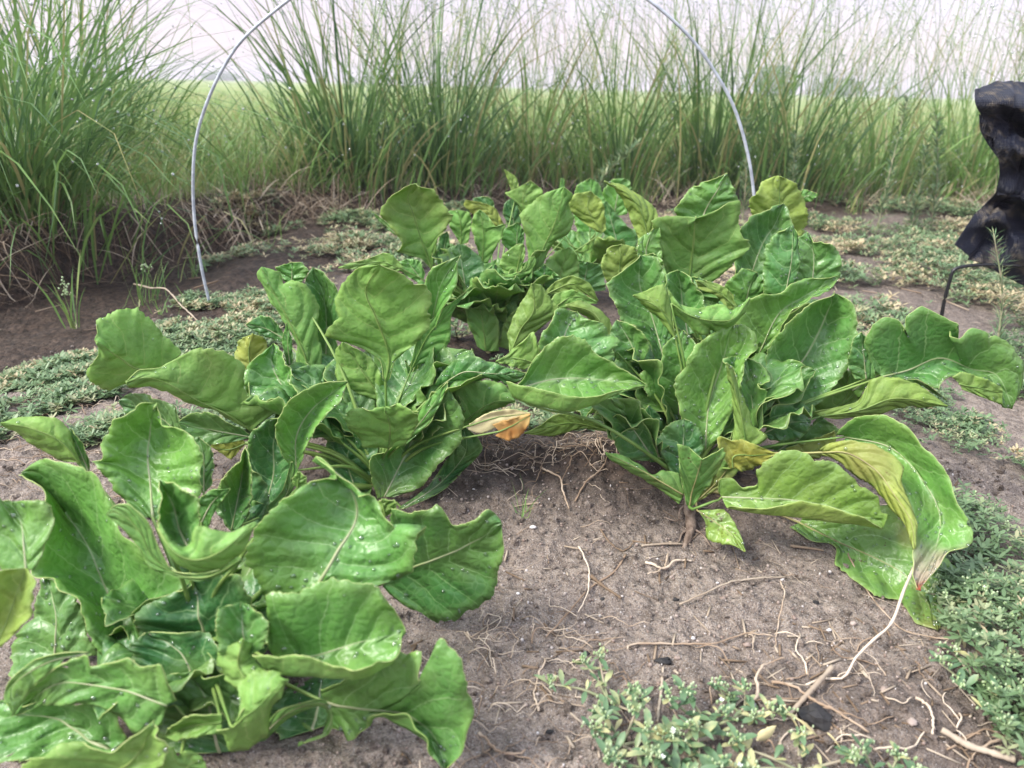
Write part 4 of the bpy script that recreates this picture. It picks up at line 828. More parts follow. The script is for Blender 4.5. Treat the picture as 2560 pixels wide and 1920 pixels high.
def clump(name, label, cx, cy, n, spread, hmin, hmax, wmin, wmax, leanm=.25, droopm=.9, toneb=(0.0, .45), dry=.12, bias=(0, 0), nst=20, ndew=60, seed=0, group='tall grass clumps behind the bed', hpow=2.4, sth=(1.0, 1.6)):
    rg = np.random.default_rng(seed + 500)
    r_ = empty(name, (cx, cy, gz(cx, cy))); tag(r_, label, 'grass clump', group)
    rad = np.abs(rg.normal(0, 1, n)) * spread; th = rg.uniform(0, 2 * math.pi, n)
    X = cx + rad * np.cos(th) * 1.2; Y = cy + rad * np.sin(th) * .8
    H = (hmin + (hmax - hmin) * rg.random(n) ** hpow) * (1 - .15 * rad / (spread + 1e-6)).clip(.4, 1)
    laz = np.arctan2(np.cos(th) + bias[0], np.sin(th) + bias[1]) + rg.normal(0, .5, n)
    lean = np.abs(rg.normal(leanm, leanm * .6, n)); dr = np.abs(rg.normal(droopm, droopm * .5, n))
    tone = rg.uniform(*toneb, n); d = rg.random(n) < dry; tone[d] = rg.uniform(.62, 1.0, d.sum())
    bg = Bag(); P = blades(bg, X, Y, H, laz, lean, dr, rg.uniform(wmin, wmax, n), tone, rg=rg)
    bg.build('leaf_blades', M['grass'], r_, r_.location)
    dv = Bag()
    sel = rg.integers(0, n, ndew); ks = rg.integers(3, 7, ndew); dew(dv, P[sel, ks], rg.uniform(.002, .0042, ndew))
    if nst:
        sb = Bag(); X = cx + rg.normal(0, spread * 1.1, nst); Y = cy + rg.normal(0, spread * .7, nst)
        Hs = rg.uniform(*sth, nst); az = rg.uniform(0, 2 * math.pi, nst)
        P = blades(sb, X, Y, Hs, az, np.abs(rg.normal(.08, .08, nst)), np.abs(rg.normal(.25, .2, nst)), rg.uniform(.0025, .0042, nst), rg.uniform(.25, .75, nst), rg=rg)
        # loose seed head branches
        n2 = nst * 17; q = rg.integers(0, nst, n2); f = rg.uniform(2.6, 5.9, n2); i0 = f.astype(int); ff = (f - i0)[:, None]
        S0 = P[q, i0] * (1 - ff) + P[q, i0 + 1] * ff; L = rg.uniform(.06, .24, n2); az = rg.uniform(0, 2 * math.pi, n2); t = np.linspace(0, 1, 5)
        up = rg.uniform(.2, 1.1, n2)
        hx = L[:, None] * t * np.cos(up)[:, None]; hz = L[:, None] * (t * np.sin(up)[:, None] - .35 * t ** 2)
        PX = S0[:, :1] + hx * np.cos(az)[:, None]; PY = S0[:, 1:2] + hx * np.sin(az)[:, None]; PZ = S0[:, 2:] + hz
        w = .0009 * np.array([1, .9, .8, .7, .5])[None]
        A = np.stack([PX - w, PY, PZ - w * .5], -1); B = np.stack([PX + w, PY, PZ + w * .5], -1); V = np.stack([A, B], 2).reshape(-1, 3)
        base = (np.arange(n2) * 10)[:, None] + np.arange(4)[None] * 2
        sb.add(V, np.stack([base, base + 1, base + 3, base + 2], -1).reshape(-1, 4), None, np.repeat(rg.uniform(.3, .8, n2), 10))
        sb.build('seed_stems', M['grass'], r_, r_.location)
        nd = int(ndew * 2.2); sel = rg.integers(0, n2, nd); ks = rg.integers(1, 5, nd)
        dew(dv, np.stack([PX[sel, ks], PY[sel, ks], PZ[sel, ks]], -1), rg.uniform(.003, .0058, nd))
    if dv.n: tag(dv.build('dew_drops', M['dew'], r_, r_.location), kind='stuff')
    return r_
clump('grass_clump', 'big dark overhanging grass clump at the left edge, its blades drooping over the bank', -1.42, 2.10, 580, .13, .45, 1.2, .004, .009, .28, 1.5, (0, .4), .08, (.15, -.3), 16, 140, 1, sth=(.8, 1.4), hpow=1.3)
clump('grass_clump', 'upright leafy grass clump directly right of the drooping one at the left edge', -1.72, 2.95, 420, .16, .5, 1.3, .004, .009, .22, 1.0, (.05, .45), .10, (0, 0), 18, 90, 2, sth=(1.0, 1.5), hpow=1.4)
B_ = [(-.72, 3.25, 430, .15, .45, 1.15, 'broad bladed green grass clump seen through the left half of the hoop'),
      (-.36, 3.5, 400, .15, .5, 1.2, 'dark dense grass clump just right of the hoop left leg'),
      (.06, 3.8, 300, .18, .4, .9, 'thin stemmed grass clump behind the fan shaped leaf'),
      (.50, 3.75, 340, .16, .4, 1.0, 'bluish arching grass clump in the middle of the hoop'),
      (.98, 3.85, 430, .17, .5, 1.3, 'tall green grass clump under the right shoulder of the hoop'),
      (1.36, 3.75, 360, .16, .5, 1.0, 'tall thick grass clump behind the hoop right leg'),
      (1.85, 3.95, 260, .2, .35, .75, 'low open grass clump between the hoop and the black cover'),
      (2.35, 4.0, 300, .2, .35, .85, 'tall wispy grass clump left of the black cover'),
      (2.85, 3.9, 340, .2, .4, 1.1, 'tall wispy grass clump above the black cover')]
for i, (x, y, n, s_, h0, h1, lab) in enumerate(B_):
    clump('grass_clump', lab, x, y, n, s_, h0 * .55, h1 * 1.08, .005, .0115, .17, .75, ((.0, .28), (.0, .22), (.15, .5), (.05, .35), (.0, .32), (.0, .25), (.2, .6), (.15, .5), (.1, .5))[i], .20, (0, 0), 20, 170, 10 + i)
# the rest of the grass that nobody could count
def stuff_grass(name, label, n, fx, hmin, hmax, wmin, wmax, tone, dry, mat='grass', lean=.3, droop=.7, seg=7, seed=3, zoff=0):
    rg = np.random.default_rng(seed); X, Y = fx(rg, n); n = len(X)
    tn = rg.uniform(*tone, n); d = rg.random(n) < dry; tn[d] = rg.uniform(.6, 1, d.sum())
    bg = Bag(); blades(bg, X, Y, rg.uniform(hmin, hmax, n), rg.uniform(0, 6.28, n), np.abs(rg.normal(lean, lean * .5, n)), np.abs(rg.normal(droop, .4, n)), rg.uniform(wmin, wmax, n), tn, rg=rg, seg=seg)
    tag(bg.build(name, M[mat]), label, 'grass', kind='stuff')
def band(x0, x1, d0, d1, thr=-.9):
    def f(rg, n):
        X = rg.uniform(x0, x1, n * 2); Y = bank_y(X) + rg.uniform(d0, d1, n * 2); k = fbm(X * 2.6, Y * 2.2, 55, 3) + rg.normal(0, .12, n * 2) > thr; return X[k][:n], Y[k][:n]
    return f
stuff_grass('meadow_grass', 'knee high green grass filling in among the tall clumps', 4600, band(-.9, 3.6, -.05, 1.1, .02), .12, .50, .004, .009, (.2, .65), .18, lean=.4, droop=1.1, seed=4)
stuff_grass('thin_grass', 'thin tall stems of grass standing against the pale sky', 900, band(-.8, 3.6, 0.1, 1.3), .7, 1.6, .0022, .0045, (.15, .55), .2, lean=.10, droop=.35, seed=5)
stuff_grass('dry_grass', 'dead brown grass litter at the foot of the clumps', 7000, band(-2.2, 3.6, -.3, .5, -.1), .05, .28, .002, .005, (0, 1), .3, 'straw', .9, .8, seed=6)
def far(rg, n):
    Y = 4.6 + 16 * rg.random(n) ** 1.6; X = rg.uniform(-.95, 1.05, n) * (Y * .85); return X, Y
stuff_grass('field_grass', 'bright green grass of the open field beyond the clumps', 12000, far, .12, .34, .006, .014, (.35, .6), .25, lean=.35, seg=4, seed=7)
def gap(rg, n):
    X = rg.uniform(-2.2, -.7, n); return X, bank_y(X) + .1 + 2.2 * rg.random(n) ** 1.5
stuff_grass('short_grass', 'bright yellow green grass in the gap between the left clumps', 4200, gap, .12, .42, .003, .007, (.38, .62), .12, lean=.35, droop=.9, seed=18)
def bankroots(rg, n):
    X = rg.uniform(-2.0, -.35, n); return X, bank_y(X) - rg.uniform(-.02, .30, n)
stuff_grass('dry_roots', 'matted dead roots and grass on the dark bank at the left', 900, bankroots, .05, .18, .0010, .0022, (0, .15), .06, 'straw', 1.1, 1.0, seed=8)

# leafy young weeds standing in front of the right hand grass
def tall_weed(x, y, h, label, n=90, seed=0, wid=.004, ll=.06):
    rg = np.random.default_rng(seed); z = gz(x, y)
    r_ = empty('leafy_weed', (x, y, z)); tag(r_, label, 'weed', 'young leafy weeds before the tall grass')
    lx, ly = rg.normal(0, .08, 2); P = crom([[x, y, z - .01], [x + lx * .3, y + ly * .3, z + h * .5], [x + lx, y + ly, z + h]], 20)
    bg = Bag(); bg.tube(P, np.linspace(.003, .001, 20), 5); bg.build('stem', M['weed_stem'], r_, r_.location)
    bg = Bag(); t = rg.uniform(.08, 1, n); c_ = np.stack([np.interp(t, np.linspace(0, 1, 20), P[:, j]) for j in range(3)], 1)
    az = rg.uniform(0, 6.28, n); el = rg.uniform(.3, 1.1, n); L = ll * rg.uniform(.5, 1, n) * (1.1 - .5 * t)
    d = np.stack([np.cos(az) * np.cos(el), np.sin(az) * np.cos(el), np.sin(el)], 1); s_ = np.stack([-np.sin(az), np.cos(az), 0 * az], 1)
    V = np.stack([c_, c_ + d * L[:, None] * .5 + s_ * wid / 2, c_ + d * L[:, None] - np.array([0, 0, 1]) * L[:, None] * .12, c_ + d * L[:, None] * .5 - s_ * wid / 2], 1).reshape(-1, 3)
    F = (np.arange(n) * 4)[:, None] + np.arange(4)[None]
    bg.add(V, F, None, np.repeat(rg.uniform(.15, .65, n), 4)); bg.build('foliage', M['weed'], r_, r_.location)
for i, (px, py, Y, h, lab) in enumerate([(590, 196, 3.35, .30, 'small feathery weed behind the farthest leafy green plant'),
    (745, 205, 3.2, .42, 'feathery light green weed beside the foot of the hoop right leg'), (790, 208, 3.3, .36, 'bushy light green weed right of the hoop right leg'),
    (880, 215, 3.0, .52, 'tall feathery weed between the hoop and the black cover'), (915, 213, 3.1, .34, 'short feathery weed left of the black cover'),
    (936, 205, 3.2, .45, 'feathery weed standing close to the edge of the black cover'), (1012, 300, 1.55, .26, 'thin needle leaved weed in front of the black cover')]):
    g = on_ground(px, py); yy = Y
    r0 = ray(px, py); tx = r0.x / r0.y * yy
    tall_weed(tx, yy, h, lab, 260 if i < 6 else 160, i + 3, .005 if i < 6 else .0025, .085 if i < 6 else .06)

# small grass tufts and seedlings standing on the soil at the left
def tuft(px, py, n, hmin, hmax, lab, seed, sp=.02, wd=.004, heads=0, lean=.18):
    g = on_ground(px, py, smooth_z(np.array([on_ground(px, py).x]), np.array([on_ground(px, py).y]))[0]); x, y = g.x, g.y
    r_ = empty('grass_tuft', (x, y, gz(x, y))); tag(r_, lab, 'grass tuft', 'small grass tufts on the soil')
    rg = np.random.default_rng(seed); bg = Bag()
    blades(bg, x + rg.normal(0, sp, n), y + rg.normal(0, sp, n), rg.uniform(hmin, hmax, n), rg.uniform(0, 6.28, n), np.abs(rg.normal(lean, .12, n)), np.abs(rg.normal(.4, .3, n)), rg.uniform(wd * .5, wd, n), rg.uniform(.15, .65, n), rg=rg)
    bg.build('leaf_blades', M['grass'], r_, r_.location)
    if heads:
        hb = Bag()
        for _ in range(heads):
            c_ = np.array([x + rg.normal(0, .012), y, gz(x, y) + rg.uniform(.45, .75) * hmax])
            for q in range(14): dew(hb, [c_ + rg.normal(0, .006, 3)], [rg.uniform(.0015, .003)])
        hb.build('seed_head', M['bud'], r_, r_.location)
tuft(73, 328, 10, .08, .20, 'upright sedge with a round seed head on the dark soil at the left', 1, .012, .006, 2)
tuft(148, 300, 26, .06, .17, 'spiky grass tuft between the sedge and the hoop left foot', 2, .022, .004, 1)
tuft(165, 318, 12, .03, .09, 'small pale tuft just in front of the spiky one by the hoop foot', 3, .015, .003)
tuft(272, 248, 5, .08, .19, 'sparse thin seedling standing behind the crinkled leaf left of centre', 4, .02, .003)
tuft(523, 520, 9, .03, .065, 'tiny grass seedling on the bare soil left of the right hand plant', 5, .004, .0018, 0, .35)
tuft(185, 232, 14, .04, .12, 'small grass tuft at the top edge of the dark bank', 6, .02, .004)
tuft(850, 215, 16, .05, .14, 'small grass tuft before the weeds right of the hoop', 7, .03, .005)
tuft(640, 212, 18, .08, .2, 'upright tuft at the foot of the grass behind the farthest leaves', 8, .03, .006)
# ------------------------------------------------------------------ low ground cover
def inpoly(X, Y, poly):
    c = np.zeros(len(X), bool); n = len(poly); j = n - 1
    for i in range(n):
        xi, yi = poly[i]; xj, yj = poly[j]
        c ^= ((yi > Y) != (yj > Y)) & (X < (xj - xi) * (Y - yi) / (yj - yi + 1e-12) + xi); j = i
    return c
def gp(lst): return [tuple(on_ground(x, y))[:2] for x, y in lst]
def cover(name, label, poly, n, size, tone, seed, drymix=.2, nmax=None, thr=-.08, fs=9, lift=.012, buds=0):
    rg = np.random.default_rng(seed); P = np.array(poly)
    lo, hi = P.min(0), P.max(0); X = rg.uniform(lo[0], hi[0], n); Y = rg.uniform(lo[1], hi[1], n)
    Y = lo[1] + (hi[1] - lo[1]) * rg.random(n) ** 1.25
    k = inpoly(X, Y, poly); dn = fbm(X * fs, Y * fs, seed, 3); k &= dn > thr + rg.normal(0, .08, n); X, Y, dn = X[k], Y[k], dn[k]; n = len(X)
    # each sprig: a whorl of leaflets at its tip
    m = 7; Z = ground_z(X, Y) + lift * (.3 + rg.random(n)) * (1 + 1.5 * np.clip(dn, 0, 1))
    az = rg.uniform(0, 6.28, (n, 1)) + np.arange(m)[None] * 2 * math.pi / m + rg.normal(0, .25, (n, m)); el = rg.uniform(-.1, .9, (n, m))
    L = size * rg.uniform(.5, 1.15, (n, m)); L = L * (.7 + .9 * (vnoise(X * 14, Y * 14, seed + 9)[:, None] + .5)); W_ = L * rg.uniform(.22, .36, (n, m))
    C0 = np.stack([X, Y, Z], -1)[:, None] * np.ones((1, m, 1))
    d = np.stack([np.cos(az) * np.cos(el), np.sin(az) * np.cos(el), np.sin(el)], -1); s_ = np.stack([-np.sin(az), np.cos(az), 0 * az], -1)
    up = np.array([0, 0, 1.0])
    a = C0; b1_ = C0 + d * L[..., None] * .45 + s_ * W_[..., None] / 2; c1 = C0 + d * L[..., None] * .8 + s_ * W_[..., None] * .38 - up * L[..., None] * .05
    t_ = C0 + d * L[..., None] - up * L[..., None] * .10; c2 = C0 + d * L[..., None] * .8 - s_ * W_[..., None] * .38 - up * L[..., None] * .05; b2_ = C0 + d * L[..., None] * .45 - s_ * W_[..., None] / 2
    md = C0 + d * L[..., None] * .55 - up * L[..., None] * .05
    V = np.stack([a, b1_, c1, t_, c2, b2_, md], 2).reshape(-1, 3); B0 = (np.arange(n * m) * 7)[:, None]
    Q = np.concatenate([B0 + np.array([[0, 1, 2, 6]]), B0 + np.array([[6, 2, 3, 4]]), B0 + np.array([[0, 6, 4, 5]])])
    tn = np.clip(rg.uniform(*tone, n) + 0 * dn, 0, 1); dr = vnoise(X * 6, Y * 6, seed + 3) + rg.normal(0, .2, n) > .5 - drymix; tn[dr] = rg.uniform(.65, 1, dr.sum())
    bg = Bag(); bg.add(V, Q, None, np.repeat(tn, m * 7))
    # trailing stems
    o = bg.build(name, M['cover']); tag(o, label, 'ground cover', kind='stuff')
    if buds:
        k = rg.random(n) < buds; bb = Bag()
        for p_ in np.stack([X[k], Y[k], Z[k] + .004], -1):
            dew(bb, p_ + rg.normal(0, .0022, (4, 3)), rg.uniform(.0009, .0016, 4))
        o2 = bb.build('flower_buds', M['bud']); tag(o2, 'tiny pale flower buds scattered over ' + label.split(' ', 1)[1], 'buds', kind='stuff')
R1 = gp([(955, 330), (1300, 330), (1500, 620), (1400, 900), (1085, 830), (1005, 768), (975, 700), (940, 640), (925, 560), (905, 450), (885, 400), (880, 350)])
cover('ground_cover', 'frosty small leaved mat right of the drooping spotted leaves', R1, 42000, .0105, (.0, .5), 31, .08, thr=-.10, fs=7, buds=.10, lift=.02)
R2 = gp([(780, 206), (1030, 206), (1300, 240), (1300, 345), (955, 335), (870, 380), (840, 300), (800, 250)])
cover('ground_cover', 'tan and green weedy mat between the plants and the black cover', R2, 34000, .016, (.15, .62), 32, .33, thr=-.06, fs=4.5, lift=.025)
R2b = gp([(560, 214), (800, 214), (800, 300), (640, 300)])
cover('ground_cover', 'thin dry mat behind the back plants', R2b, 5000, .015, (.2, .6), 36, .45, thr=.0, fs=5, lift=.012)
R3 = gp([(-260, 350), (60, 345), (150, 320), (190, 300), (270, 296), (340, 330), (420, 380), (300, 440), (190, 445), (60, 455), (-260, 440)])
cover('ground_cover', 'grey green small leaved mat left of the plants, around the hoop foot', R3, 38000, .0115, (.15, .6), 33, .15, thr=-.03, buds=.05, fs=7)
R4 = gp([(215, 232), (330, 205), (470, 206), (520, 240), (400, 280), (330, 290), (250, 282), (190, 262)])
cover('ground_cover', 'broken weedy patches on the dark soil beyond the hoop left leg', R4, 16000, .016, (.15, .7), 34, .3, thr=.12, fs=3.5, lift=.02)
R5 = gp([(420, 395), (560, 380), (620, 420), (560, 450), (450, 440)])
cover('ground_cover', 'sparse small weeds between the two middle plants', R5, 1500, .013, (.2, .6), 35, .2, thr=.05)

# ------------------------------------------------------------------ flowering weeds in the foreground
def oblong(bg, P, d, s_, L, W_, curl, tone):
    """one small fleshy leaf: 5 rows x 3"""
    t = np.array([0, .25, .55, .82, 1.0]); w = np.array([.12, .6, 1, .75, .0]) * W_ / 2
    n_ = np.cross(s_, d); n_ /= np.linalg.norm(n_) + 1e-9
    if n_[2] < 0: n_ = -n_
    c_ = P + d[None] * (L * t)[:, None] + n_[None] * (curl * L * (t - t * t * 1.6))[:, None]
    V = np.stack([c_ - s_ * w[:, None] + n_ * (w * .35)[:, None], c_, c_ + s_ * w[:, None] + n_ * (w * .35)[:, None]], 1).reshape(-1, 3)
    F = [(i * 3 + j, i * 3 + j + 1, i * 3 + j + 4, i * 3 + j + 3) for i in range(4) for j in range(2)]
    bg.add(V, F, None, tone)
def flower_weed(px, py, rad, nst, h, label, seed, ls=.017, pale=0):
    g = on_ground(px, py); x, y = g.x, g.y; z = gz(x, y); rg = np.random.default_rng(seed)
    r_ = empty('flowering_weed', (x, y, z)); tag(r_, label, 'weed', 'low flowering weeds on the soil')
    st = Bag(); fo = Bag(); bu = Bag(); pe = Bag()
    for i in range(nst):
        az = 6.28 * i / nst + rg.normal(0, .3); R_ = rad * rg.uniform(.4, 1); e = np.array([x + R_ * math.cos(az), y + R_ * math.sin(az) * .8, 0]); e[2] = gz(e[0], e[1]) + h * rg.uniform(.5, 1.1)
        m_ = np.array([(x + e[0]) / 2, (y + e[1]) / 2, z + h * .35])
        P = crom([[x, y, z], m_, e], 14); st.tube(P, np.linspace(.0016, .0008, 14), 5)
        for node in (5, 10, 13):
            c_ = P[node]; nl = 6 if node == 13 else 3
            for q in range(nl):
                a = rg.uniform(0, 6.28); el = rg.uniform(.05, .8); d = np.array([math.cos(a) * math.cos(el), math.sin(a) * math.cos(el), math.sin(el)]); s_ = np.array([-math.sin(a), math.cos(a), 0])
                L = ls * rg.uniform(.5, 1.25) * (1.0 if node > 4 else 1.3)
                tn = rg.uniform(.1, .6) if rg.random() > .06 + pale else rg.uniform(.75, 1)
                oblong(fo, c_, d, s_, L, L * rg.uniform(.26, .40), rg.uniform(-.2, .5), tn)
            if node >= 13:
                for q in range(13):
                    b0 = c_ + np.array([rg.normal(0, .004), rg.normal(0, .004), rg.uniform(.001, .008)])
                    V0, Q0, T0 = BL; bu.add(b0 + V0 * np.array([.0010, .0010, .0019]) * rg.uniform(.8, 1.3), Q0, T0)
                    if rg.random() < .004:
                        for k in range(4):
                            a = k * 1.57; d = np.array([math.cos(a) * .8, math.sin(a) * .8, .5]); oblong(pe, b0 + [0, 0, .001], d, np.array([-math.sin(a), math.cos(a), 0]), .003, .0018, 0, 0)
    st.build('stem', M['weed_stem'], r_, r_.location); fo.build('foliage', M['weed'], r_, r_.location); bu.build('flower_buds', M['bud'], r_, r_.location)
    if pe.n: pe.build('petals', M['petal'], r_, r_.location)
W0 = [(608, 700, .05, 8, .03, 'small flowering weed standing alone left of the others on the grey soil', .016, 0),
      (622, 742, .045, 8, .035, 'bushy flowering weed at the bottom edge below the lone one', .018, 0),
      (655, 775, .05, 8, .03, 'flowering weed cut off by the bottom edge, below the bushy one', .018, .05),
      (712, 725, .045, 8, .032, 'flowering weed in the middle of the bottom row', .018, 0),
      (745, 715, .04, 7, .03, 'flowering weed with pale leaves next to the yellow dead leaves', .016, .1),
      (700, 765, .05, 8, .022, 'low leafy weed at the bottom edge centre', .022, .05),
      (800, 772, .05, 7, .022, 'low weed with cream leaves at the bottom edge right of centre', .018, .3),
      (888, 776, .035, 6, .02, 'little weed peeping over the bottom edge at the right', .014, 0),
      (975, 612, .05, 9, .03, 'flowering weed just right of the spotted leaf tip', .015, 0),
      (1000, 640, .05, 9, .03, 'flowering weed at the right edge below the spotted leaf tip', .016, 0),
      (985, 690, .05, 9, .03, 'flowering weed at the right edge with long flat leaves', .018, 0),
      (1015, 725, .045, 8, .03, 'flowering weed lowest on the right edge', .016, 0)]
W0.append((458, 340, .06, 10, .05, 'leafy weed in the shade between the tall rounded leaf and the crossing curled leaf', .024, 0))
W0.append((520, 375, .05, 9, .03, 'low weed beneath the curled leaf in the middle of the bed', .022, .05))
for i, (px, py, r0, ns, h, lab, ls, pale) in enumerate(W0): flower_weed(px, py, r0 * 1.1, max(5, int(ns * .8)), h * .75, lab, 60 + i, ls * .8, pale)

# ------------------------------------------------------------------ roots, twigs, straw, charcoal and pebbles on the soil
def strand(name, lab, cat, group, pts_px, r0, r1, tone, mat='root', lifts=None, wig=.002, seed=1, k=6):
    P = []
    for i, (x, y) in enumerate(pts_px):
        g = on_ground(x, y); P.append([g.x, g.y, gz(g.x, g.y) + r0 * .6 + (lifts[i] if lifts else 0)])
    C_ = crom(P, 30); rg = np.random.default_rng(seed); w = np.cumsum(rg.normal(0, 1, (30, 3)), 0); w -= np.linspace(0, 1, 30)[:, None] * w[-1]
    C_ = C_ + w * wig * .25; zz = ground_z(C_[:, 0], C_[:, 1]) + .3 * r0
    C_[:, 2] = np.maximum(C_[:, 2], zz)
    bg = Bag(); bg.tube(C_, np.linspace(r0, r1, 30) * (1 + .15 * rg.normal(0, 1, 30)), k, tone)
    return tag(bg.build(name, M[mat]), lab, cat, group)
def bq(s_): # frame B display -> 1024 px
    return [((1200 + a * .6148) * .4, (1100 + c_ * .6148) * .4) for a, c_ in [tuple(map(float, q.split(','))) for q in s_.split()]]
RT = 'roots lying on the bare soil'
strand('root', 'thick white-tipped root rising from the soil below the red leaf tip', 'root', RT, bq("1330,980 1400,950 1480,968 1530,900 1600,830 1660,790 1700,700 1735,620"), .0011, .0016, .95, lifts=[0, .002, .004, .008, .014, .02, .028, .036], seed=1, wig=.0006)
strand('root', 'long orange root slanting to the lower right among the flowering weeds', 'root', RT, bq("1190,975 1280,1010 1350,1060 1450,1120 1580,1195"), .0015, .0009, .45, lifts=[.004] * 5, seed=2)
strand('root', 'orange branching root left of the long slanting one', 'root', RT, bq("1060,1100 1110,1040 1120,960 1180,900 1245,870"), .0018, .0008, .6, lifts=[.002, .006, .01, .008, .003], seed=3)
strand('root', 'long thin root running level across the middle of the bare soil', 'root', RT, bq("600,865 620,840 800,825 930,820 1010,790 1100,780 1200,800"), .0011, .0006, .55, lifts=[.003] * 7, seed=4)
strand('root', 'thin pale root hanging down left of the taproot, partly white', 'root', RT, bq("400,450 430,510 445,560 440,620 400,690"), .001, .0006, .95, lifts=[.004] * 5, seed=5)
strand('root', 'dark root continuing below the pale one towards the left', 'root', RT, bq("590,490 540,550 460,600 400,650 340,720 270,800"), .0013, .0009, .25, lifts=[.003] * 6, seed=6)
strand('root', 'light crooked root just below the taproot', 'root', RT, bq("670,515 740,525 800,505 860,490"), .0016, .0012, .8, lifts=[.002, .005, .004, .002], seed=7)
strand('root', 'short hooked root above the light crooked one', 'root', RT, bq("765,475 755,510 720,540 680,560"), .0012, .0007, .7, lifts=[.004] * 4, seed=8)
strand('root', 'curved root near the seedling, higher up the mound', 'root', RT, bq("245,180 270,215 320,235 335,280 360,320"), .0014, .0009, .6, lifts=[.003] * 5, seed=9)
strand('root', 'brown root climbing the mound towards the crown', 'root', RT, bq("385,300 420,260 450,245 495,200"), .0013, .0008, .45, lifts=[.003] * 4, seed=10)
strand('root', 'hair thin root crossing from the leaf edge to the lower right', 'root', RT, bq("1480,440 1560,560 1700,740 1830,800 1940,835"), .0009, .0006, .5, lifts=[.003] * 5, seed=11)
strand('root', 'thin upright root beside the orange branching root', 'root', RT, bq("1225,565 1240,640 1215,720 1205,830"), .0009, .0005, .6, lifts=[.002] * 4, seed=12)
strand('root', 'crooked root low on the right among the straw', 'root', RT, bq("1760,1060 1800,1090 1830,1150 1835,1215"), .0013, .0009, .6, lifts=[.003] * 4, seed=13)
strand('root', 'looping brown root at the lower right corner', 'root', RT, bq("2030,1250 2130,1225 2200,1200 2210,1120 2150,1070 2050,1040"), .0014, .0009, .5, lifts=[.004] * 6, seed=14)
strand('root', 'tangled orange root at the left foot of the bare soil', 'root', RT, bq("0,1200 60,1260 120,1285 185,1270"), .0014, .0008, .5, lifts=[.004] * 4, seed=15)
strand('root', 'thin root near the front left leaf tip', 'root', RT, bq("240,1090 230,1010 260,910 290,880"), .001, .0008, .7, lifts=[.002] * 4, seed=16)
TW = 'twigs and straws lying on the soil'
strand('twig', 'flat dark twig left of the middle of the bare soil', 'twig', TW, bq("450,565 510,600 575,640"), .002, .0012, .0, 'straw', lifts=[.002] * 3, wig=.0003, seed=20)
strand('twig', 'slender dark twig above the flat dark one', 'twig', TW, bq("485,400 530,440 580,462 625,440"), .0012, .0008, .0, 'straw', lifts=[.002] * 4, seed=21)
strand('straw', 'straight pale straw left of the taproot', 'straw', TW, bq("655,455 740,443 820,436"), .0014, .0012, .75, 'straw', lifts=[.002] * 3, wig=.0002, seed=22)
strand('straw', 'straight pale straw below the bright yellow-green leaf', 'straw', TW, bq("1050,345 1130,335 1210,325"), .0016, .0014, .8, 'straw', lifts=[.003] * 3, wig=.0002, seed=23)
strand('straw', 'bent grey straw on the open soil right of the taproot', 'straw', TW, bq("810,662 900,630 1000,590 1040,575 1150,560 1250,545"), .0011, .0008, .7, 'straw', lifts=[.003] * 6, seed=24)
strand('straw', 'thick pale stick in the lower right corner', 'straw', TW, bq("1870,1200 1990,1250 2170,1310"), .0026, .0032, .9, 'straw', lifts=[.006] * 3, wig=.0004, seed=25)
strand('stick', 'grey split stick leaning under the white-tipped root', 'stick', TW, bq("1255,1110 1340,1030 1430,930"), .0022, .0026, .7, 'straw', lifts=[.002, .006, .008], wig=.0003, seed=26)
strand('straw', 'short pale straw standing left of the flowering weeds', 'straw', TW, bq("722,1140 735,1040 745,925"), .0012, .0012, .8, 'straw', lifts=[.002] * 3, wig=.0002, seed=27)
strand('straw', 'pale straw stub among the lone weeds at the bottom', 'straw', TW, bq("860,1240 950,1222"), .0026, .0026, .95, 'straw', lifts=[.006] * 2, wig=.0002, seed=28)
strand('twig', 'brown twig half buried right of the bare soil', 'twig', TW, bq("1260,440 1330,455 1395,465"), .0018, .0012, .5, 'straw', lifts=[.002] * 3, wig=.0003, seed=29)
strand('straw', 'straw lying on the dark soil at the far left', 'straw', TW, [(15, 359), (35, 353), (52, 345)], .0022, .0014, .9, 'straw', lifts=[.004] * 3, wig=.0004, seed=30)
strand('straw', 'long dry stalk slanting beside the hoop left foot', 'straw', TW, [(134, 285), (150, 293), (168, 300), (185, 315), (200, 328)], .0022, .0014, .75, 'straw', lifts=[.05, .04, .03, .012, .004], seed=31)
strand('straw', 'bright straw lying crossways beyond the hoop', 'straw', TW, [(212, 218), (228, 229), (244, 233)], .004, .003, 1.0, 'straw', lifts=[.03, .01, .005], seed=32)
strand('straw', 'pale straw crossing the bright one beyond the hoop', 'straw', TW, [(216, 234), (236, 226), (250, 232)], .003, .003, .9, 'straw', lifts=[.01, .01, .005], seed=33)
def blob(name, lab, cat, group, px, py, r, mat, seed, tone=.3, flat=.6):
    g = on_ground(px, py); rg = np.random.default_rng(seed); k, m = 9, 5; V = []
    for i in range(m + 1):
        a = math.pi * i / m
        for j in range(k): 
            t = 6.283 * j / k; V.append([math.sin(a) * math.cos(t), math.sin(a) * math.sin(t), math.cos(a)])
    V = np.array(V); V[:k] = V[0]; V[-k:] = V[-1]
    V *= 1 + .35 * vnoise(V[:, 0] * 1.7 + seed, V[:, 1] * 1.7 + V[:, 2] * 2, seed)[:, None] * 2
    V = V * r * np.array([rg.uniform(.8, 1.4), rg.uniform(.7, 1.1), flat]) + [g.x, g.y, gz(g.x, g.y) + r * flat * .4]
    F = [(i * k + j, (i + 1) * k + j, (i + 1) * k + (j + 1) % k, i * k + (j + 1) % k) for i in range(m) for j in range(k)]
    bg = Bag(); bg.add(V, F, None, tone); return tag(bg.build(name, M[mat], smooth=mat != 'charcoal'), lab, cat, group)
